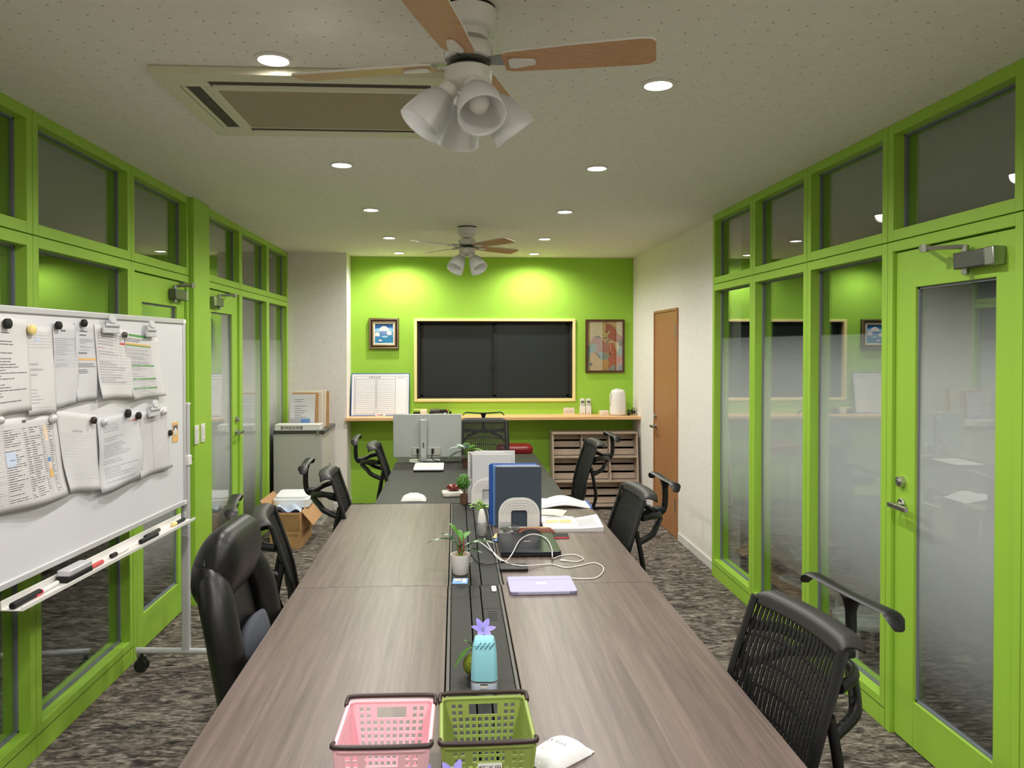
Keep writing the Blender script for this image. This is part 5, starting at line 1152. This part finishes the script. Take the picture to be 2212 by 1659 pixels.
part('paper_clips', m, 'chrome', o, None, kind='stuff')
o = thing('mouse', 'black computer mouse behind the laptop', 'mouse', (.372, 3.745, TZ)); part('shell', MB().ball((0, 0, .0165), .03, 16, 10, (1.5, .9, .53)), 'rubber', o, 60)
o = thing('tag_bundle', 'bundle of paper tags with a blue end beside the cable trough', 'tags', (.205, 3.71, TZ), rad(-12)); part('tag', MB().bb((-.022, -.01, .001), (.006, .075, .004)), 'hcream', o); part('tag', MB().bb((-.005, -.03, .0045), (.025, .06, .0075)), 'paper', o); part('tag', MB().box((.012, -.05, .0055), (.026, .06, .003), R3(0, 0, rad(-25))), 'inkb', o)
def cable(label, pts, r_, mt, ends=(), name='cable'):
    o = thing(name, label, 'cable', (pts[0].x, pts[0].y, TZ)); loc = [p-Vector((pts[0].x, pts[0].y, TZ)) for p in pts]
    part('cord', MB().tube(spline(loc, 6), r_, 8), mt, o, 60)
    for i, s in ends:
        a = loc[i]; b = loc[i+1] if i == 0 else loc[i-1]; d = (a-b).normalized(); part('connector', MB().tube([a-d*.002, a+d*s], .0042, 8), mt, o)
Z = TZ+.0036
cable('white charging cable looping from the potted plant to the tablet', [atz(x, y, Z+dz) for x, y, dz in ((1022, 1172, .02), (1036, 1171, .012), (1062, 1190, .004), (1090, 1213, .003), (1125, 1222, .0135), (1165, 1220, .004), (1192, 1219, 0), (1222, 1226, 0), (1252, 1222, 0), (1285, 1216, 0), (1304, 1228, 0), (1292, 1246, 0), (1266, 1250, 0), (1232, 1249, 0))], .0024, 'white', ((-1, .02),))
cable('white charging cable arching over the closed laptop', [atz(x, y, TZ+z) for x, y, z in ((1046, 1163, .004), (1058, 1182, .004), (1074, 1205, .006), (1092, 1212, .010), (1106, 1197, .030), (1124, 1166, .030), (1150, 1154, .03), (1178, 1162, .03), (1191, 1183, .03), (1193, 1200, .028), (1194, 1207, .006), (1210, 1201, .004), (1240, 1198, .004), (1260, 1207, .004), (1246, 1213, .004), (1222, 1211, .004))], .0024, 'white', ((-1, .025),))
cable('short black cable crossing the trough to the power bank', [atz(x, y, TZ+.0045) for x, y in ((1016, 1192), (1030, 1212), (1050, 1220), (1072, 1217), (1084, 1214))], .0022, 'rubber', ((-1, .02),))

# ------------------------------------------------------------------ plants and little things in the trough
o = thing('topiary', 'round green topiary ball in a small brown pot', 'plant', (.054, 4.545, TZ-.0015)); part('pot', MB().lathe([(.0, 0), (.024, 0), (.026, .055), (.022, .055), (.021, .048), (.0, .048)], 20), 'wood_pot', o)
part('trunk', MB().tube([(0, 0, .04), (.002, 0, .075), (-.001, 0, .105)], .004, 6), 'wood_pot', o)
m = MB(); rr = random.Random(5)
for k in range(420):
    d = Vector((rr.gauss(0, 1), rr.gauss(0, 1), rr.gauss(0, 1))).normalized(); p = Vector((-.003, 0, .13))+d*rr.uniform(.028, .045); s = d.orthogonal().normalized()*.007; t_ = d.cross(s).normalized()*.004; m.add([p-s, p+t_, p+s+d*.006, p-t_], [(0, 1, 2, 3)])
m.ball((-.003, 0, .13), .026, 12, 8); part('foliage', m, 'leafg', o, None, kind='stuff')
o = thing('trailing_plant', 'light green leafy plant in a small clear pot behind the bottle', 'plant', (.128, 4.06, TZ-.0015)); part('pot', MB().lathe([(.0, 0), (.022, 0), (.025, .065), (.022, .065), (.020, .004), (.0, .004)], 20), 'silver', o)
for k in range(26):
    a = rr.uniform(0, 2*PI); e = rr.uniform(.0, 1.2); d = Vector((math.cos(a)*math.cos(e), math.sin(a)*math.cos(e), math.sin(e))); b = Vector((0, 0, .06)); p = b+d*rr.uniform(.015, .045)+Vector((0, 0, .012))
    part('leaf', leaf(p, d, .026, .011, .4, n=4).tube([b, p], .0012, 4), 'leafl', o, 60)
o = thing('spray_bottle', 'small silver bottle with a white conical cap', 'bottle', (.131, 3.775, TZ-.0015)); part('body', MB().lathe([(.0, 0), (.021, 0), (.0225, .004), (.0225, .06), (.021, .066), (.0, .066)], 22), 'silver', o); part('cap', MB().lathe([(.0, .0662), (.0215, .0662), (.0205, .085), (.013, .12), (.009, .128), (.0, .13)], 22), 'white', o, 50)
o = thing('rubber_plant', 'dark-leaved plant with red shoots in a white pot on the trough', 'plant', (.022, 3.145, TZ-.0015)); part('pot', MB().lathe([(.0, 0), (.030, 0), (.033, .004), (.0405, .078), (.041, .081), (.037, .081), (.034, .066), (.0, .066)], 28), 'white', o, 50); part('soil', MB().lathe([(.0, .0705), (.034, .0705), (.034, .066), (.0, .066)], 20), 'soil', o)
part('ring', MB().tube([(.042+.006*math.cos(a), 0, .055+.008*math.sin(a)) for a in [2*PI*i/12 for i in range(12)]], .0014, 5, loop=True), 'white', o)
for i, (a, e, L, W_, mt, h_) in enumerate(((185, 18, .13, .016, 'leafd', .135), (165, 48, .11, .017, 'leafd', .12), (150, 62, .10, .014, 'leafg', .15), (60, 40, .09, .014, 'leafg', .13), (12, 22, .12, .019, 'leafd', .115), (-8, 30, .14, .022, 'leafd', .11), (330, 15, .09, .016, 'leafd', .10), (265, 45, .07, .014, 'leafd', .11), (95, 55, .08, .014, 'leafg', .13))):
    d = Vector((math.cos(rad(a))*math.cos(rad(e)), math.sin(rad(a))*math.cos(rad(e)), math.sin(rad(e)))); b = Vector((.006*math.cos(a), .006*math.sin(a), .07)); p = Vector((d.x*.022, d.y*.022, h_))
    part('stem', MB().tube(spline([b, b*.5+p*.5+Vector((0, 0, .01)), p], 4), .0032, 6), 'stem', o); part('leaf', leaf(p, d, L, W_, .38), mt, o, 60)
for x in (-.004, .012): part('red_shoot', MB().tube([(x, -.006, .09), (x+.002, -.008, .15)], [.004, .001], 6), 'redstem', o)
o = thing('card', 'small blue and white printed card on the trough by the plant pot', 'card', (.02, 3.04, TZ-.0015), rad(-3)); part('sheet', MB().bb((-.03, -.036, 0), (.03, .036, .0015)), 'card', o); part('print', MB().bb((.008, -.02, .0016), (.024, .03, .0019)), 'label', o); part('print', MB().bb((-.024, .0, .0016), (.004, .028, .0019)), 'inkpo', o)
o = thing('usb_stick', 'small white rectangular tag on the trough beside the tablet', 'tag', (.148, 2.93, TZ-.0015)); part('body', MB().rslab(.018, .058, .005, .004, (0, 0, 0)), 'white', o, bevel=.001); part('mark', MB().bb((-.004, -.01, .0052), (.004, .01, .0055)), 'inkl', o)
def flower(o, P, d, s):
    d = Vector(d).normalized(); u = d.orthogonal().normalized(); v = d.cross(u)
    for k in range(6):
        a = 2*PI*k/6+.3; q = (u*math.cos(a)+v*math.sin(a))*.85+d*.55; part('petal', leaf(Vector(P), q, s, s*.24, .12, d, 7, .2), 'petal', o, 60)
    for k in range(3): a = 2*PI*k/3; part('stamen', MB().tube([Vector(P), Vector(P)+d*s*.45+(u*math.cos(a)+v*math.sin(a))*s*.1], .0008, 4), 'leafl', o)
def moss_flower(label, loc, fp, fd, s, leaves, ball=.034):
    o = thing('moss_ball_flower', label, 'plant', loc)
    m = MB().ball((0, 0, ball*.95), ball, 18, 12, (1, 1, .95)); part('moss_ball', m, 'moss', o, 60)
    part('stem', MB().tube(spline([(0, 0, ball*1.7), Vector(fp)*.5+Vector((.006, 0, .03)), fp], 6), .0018, 6), 'stem', o); flower(o, fp, fd, s)
    for (p, d, L, W_, mt) in leaves: part('leaf', leaf(p, d, L, W_, .3).tube([(0, 0, ball*1.7), p], .0012, 4), mt, o, 60)
moss_flower('moss ball with a lilac flower behind the blue air freshener', (.055, 2.165, TZ-.0015), (.022, -.01, .128), (.15, -.5, .9), .042, [((-.012, 0, .08), (-.7, -.1, -.6), .06, .014, 'leafg'), ((-.01, -.01, .09), (-.5, -.3, .7), .035, .014, 'leafg'), ((.01, -.01, .085), (.3, -.5, .7), .036, .013, 'leafg'), ((.0, -.015, .08), (-.3, -.5, .5), .03, .012, 'leafl'), ((.02, 0, .07), (.7, 0, -.4), .045, .012, 'leafg'), ((.02, .01, .08), (.6, .2, .4), .03, .012, 'leafg')])
moss_flower('moss ball with lilac flowers before the green basket at bottom edge', (-.016, 1.425, TZ-.0015), (.012, -.005, .125), (.1, -.7, .7), .040, [((-.01, 0, .13), (.5, -.1, .4), .045, .014, 'leafl'), ((-.015, -.01, .12), (-.4, -.5, .5), .035, .013, 'leafg'), ((.01, -.01, .09), (.6, -.4, .3), .036, .013, 'leafg')])
for fx, fd in ((-.03, (-.5, -.5, .6)),): flower([x for x in D.objects if x.name.startswith('moss_ball_flower')][-1], (fx, -.005, .115), fd, .040)
# air freshener
o = thing('air_freshener', 'light blue gel air freshener standing on the trough', 'air freshener', (.078, 2.06, TZ-.0015), rad(-4))
def ring(w_, d_, z, y=0., rr_=.35): return [Vector((x, yy+y, z)) for x, yy in rrect(w_, d_, min(w_, d_)*rr_, 4)]
part('label_band', MB().rings([ring(.062, .042, 0), ring(.070, .048, .006), ring(.071, .049, .034)]), 'skyp2', o, 50)
part('silver_line', MB().rings([ring(.0725, .0505, .034), ring(.0725, .0505, .0375)]), 'chrome', o, 50)
part('shell', MB().rings([ring(.071, .049, .0378), ring(.071, .047, .06), ring(.067, .042, .10, .002), ring(.062, .036, .125, .005), ring(.056, .03, .140, .008), ring(.05, .02, .146, .010)]), 'cyan', o, 50)
for k in range(4): part('vent_rib', MB().tube([(-.026+.013*k, -.012, .128), (-.014+.013*k, .004, .1455)], .0032, 6), 'cyan', o)
for k in range(4): part('vent_slot', MB().tube([(-.022+.012*k, -.0165, .122), (-.008+.012*k, -.0095, .136)], .0016, 5), 'seavent', o)
part('print', MB().bb((-.010, -.0252, .020), (.010, -.0246, .030)), 'paper', o); part('print', MB().bb((-.010, -.0254, .028), (.010, -.0247, .031)), 'rubber', o); part('print', MB().bb((-.010, -.0254, .012), (.010, -.0247, .017)), 'rubber', o)
# ------------------------------------------------------------------ baskets
def wall_holes(p00, p10, p01, p11, nx, nz, mx, mz, hole, slot=None):
    # perforated panel between four corners (u across, v up): nx x nz square holes, mx and mz margins; slot: (u0, u1, v0, v1) hand hole
    us = [0.]; vs = [0.]
    for i in range(nx): c = mx+(1-2*mx)*(i+.5)/nx; h = (1-2*mx)/nx*hole/2; us += [c-h, c+h]
    for j in range(nz): c = mz[0]+(1-mz[0]-mz[1])*(j+.5)/nz; h = (1-mz[0]-mz[1])/nz*hole/2; vs += [c-h, c+h]
    us.append(1.); vs.append(1.); m = MB()
    P = lambda u, v: (p00*(1-u)+p10*u)*(1-v)+(p01*(1-u)+p11*u)*v
    vi = {}; V_ = []; F_ = []
    def idx(i, j):
        if (i, j) not in vi: vi[(i, j)] = len(V_); V_.append(P(us[i], vs[j]))
        return vi[(i, j)]
    for i in range(len(us)-1):
        for j in range(len(vs)-1):
            cu, cv_ = (us[i]+us[i+1])/2, (vs[j]+vs[j+1])/2
            hole_ = i % 2 == 1 and j % 2 == 1
            if slot:
                a, b, c, d = slot
                if a < cu < b and c < cv_ < d: hole_ = True
                elif a-.06 < cu < b+.06 and cv_ > c-.03: hole_ = False
            if not hole_: F_.append((idx(i, j), idx(i+1, j), idx(i+1, j+1), idx(i, j+1)))
    m.add(V_, F_); return m
def basket(label, cx, cy, rz, mt, tag_=None):
    o = thing('storage_basket', label, 'basket', (cx, cy, TZ-.0015 if tag_ else TZ+.0003), rz, group='plastic baskets on the table')
    W0, D0, W1, D1, H_ = .155, .175, .182, .206, .144
    c0 = [Vector((sx*W0/2, sy*D0/2, .002)) for sx, sy in ((-1, -1), (1, -1), (1, 1), (-1, 1))]; c1 = [Vector((sx*W1/2, sy*D1/2, H_)) for sx, sy in ((-1, -1), (1, -1), (1, 1), (-1, 1))]
    for k in range(4):
        a, b = k, (k+1) % 4
        if k % 2 == 0: m = wall_holes(c0[a], c0[b], c1[a], c1[b], 10, 9, .09, (.04, .06), .62, (.31, .69, .76, .92))
        else: m = wall_holes(c0[a], c0[b], c1[a], c1[b], 12, 9, .06, (.04, .10), .58)
        p_ = part('wall_panel', m, mt, o, None); md = p_.modifiers.new('s', 'SOLIDIFY'); md.thickness = .0024; md.offset = 0
    part('bottom', MB().rslab(W0, D0, .003, .01, (0, 0, 0)), mt, o)
    for k in range(4): part('corner_post', MB().tube([c0[k]+Vector((0, 0, .002)), c1[k]], .004, 8), mt, o)
    rim = [Vector((x, y, H_)) for x, y in rrect(W1+.004, D1+.004, .016, 5)]; part('rim', MB().tube(rim, .0048, 8, loop=True), mt, o, 60)
    for s in (-1, 1):
        y = s*(D1/2-.004); x = W1/2+.005
        pts = [(-x, y-s*.02, H_+.003), (-x, y, H_+.008), (-x+.012, y+s*.010, H_+.010), (0, y+s*.012, H_+.010), (x-.012, y+s*.010, H_+.010), (x, y, H_+.008), (x, y-s*.02, H_+.003)]
        part('handle', MB().tube(spline(pts, 5), .0052, 8, sx=.9), 'brownp', o, 60)
    if tag_:
        lb_ = part('label', MB().bb((-.022, -.0012, -.016), (.026, 0, .016)), 'label', o, loc=(.0, -D1/2+.0065-.008, .094), rot=(rad(-7), 0, 0)); text('print', tag_, .0155, lb_, 'inkd', (.002, -.0014, .004), (PI/2, 0, 0))
    return o
basket('pink plastic basket with dark brown handles on the table front', -.142, 1.598, rad(-1), 'pink')
basket('olive green plastic basket with dark brown handles beside the pink one', .064, 1.606, rad(1), 'olive', '郵送用')
o = thing('white_pouch', 'crumpled white printed pouch lying right of the green basket', 'pouch', (.232, 1.715, TZ+.0003), rad(38)); part('body', pillow(.135, .085, .032, .003), 'foam', o, 60)
text('print', 'LET TIVE', .016, o, 'ink', (-.004, .006, .0365), (0, 0, rad(-75))); text('print', 'Thank you for your', .006, o, 'inkl', (-.03, .0, .034), (rad(0), rad(-14), rad(-75))); part('seal', MB().bb((.064, -.04, .0015), (.078, .04, .003)), 'foam', o)
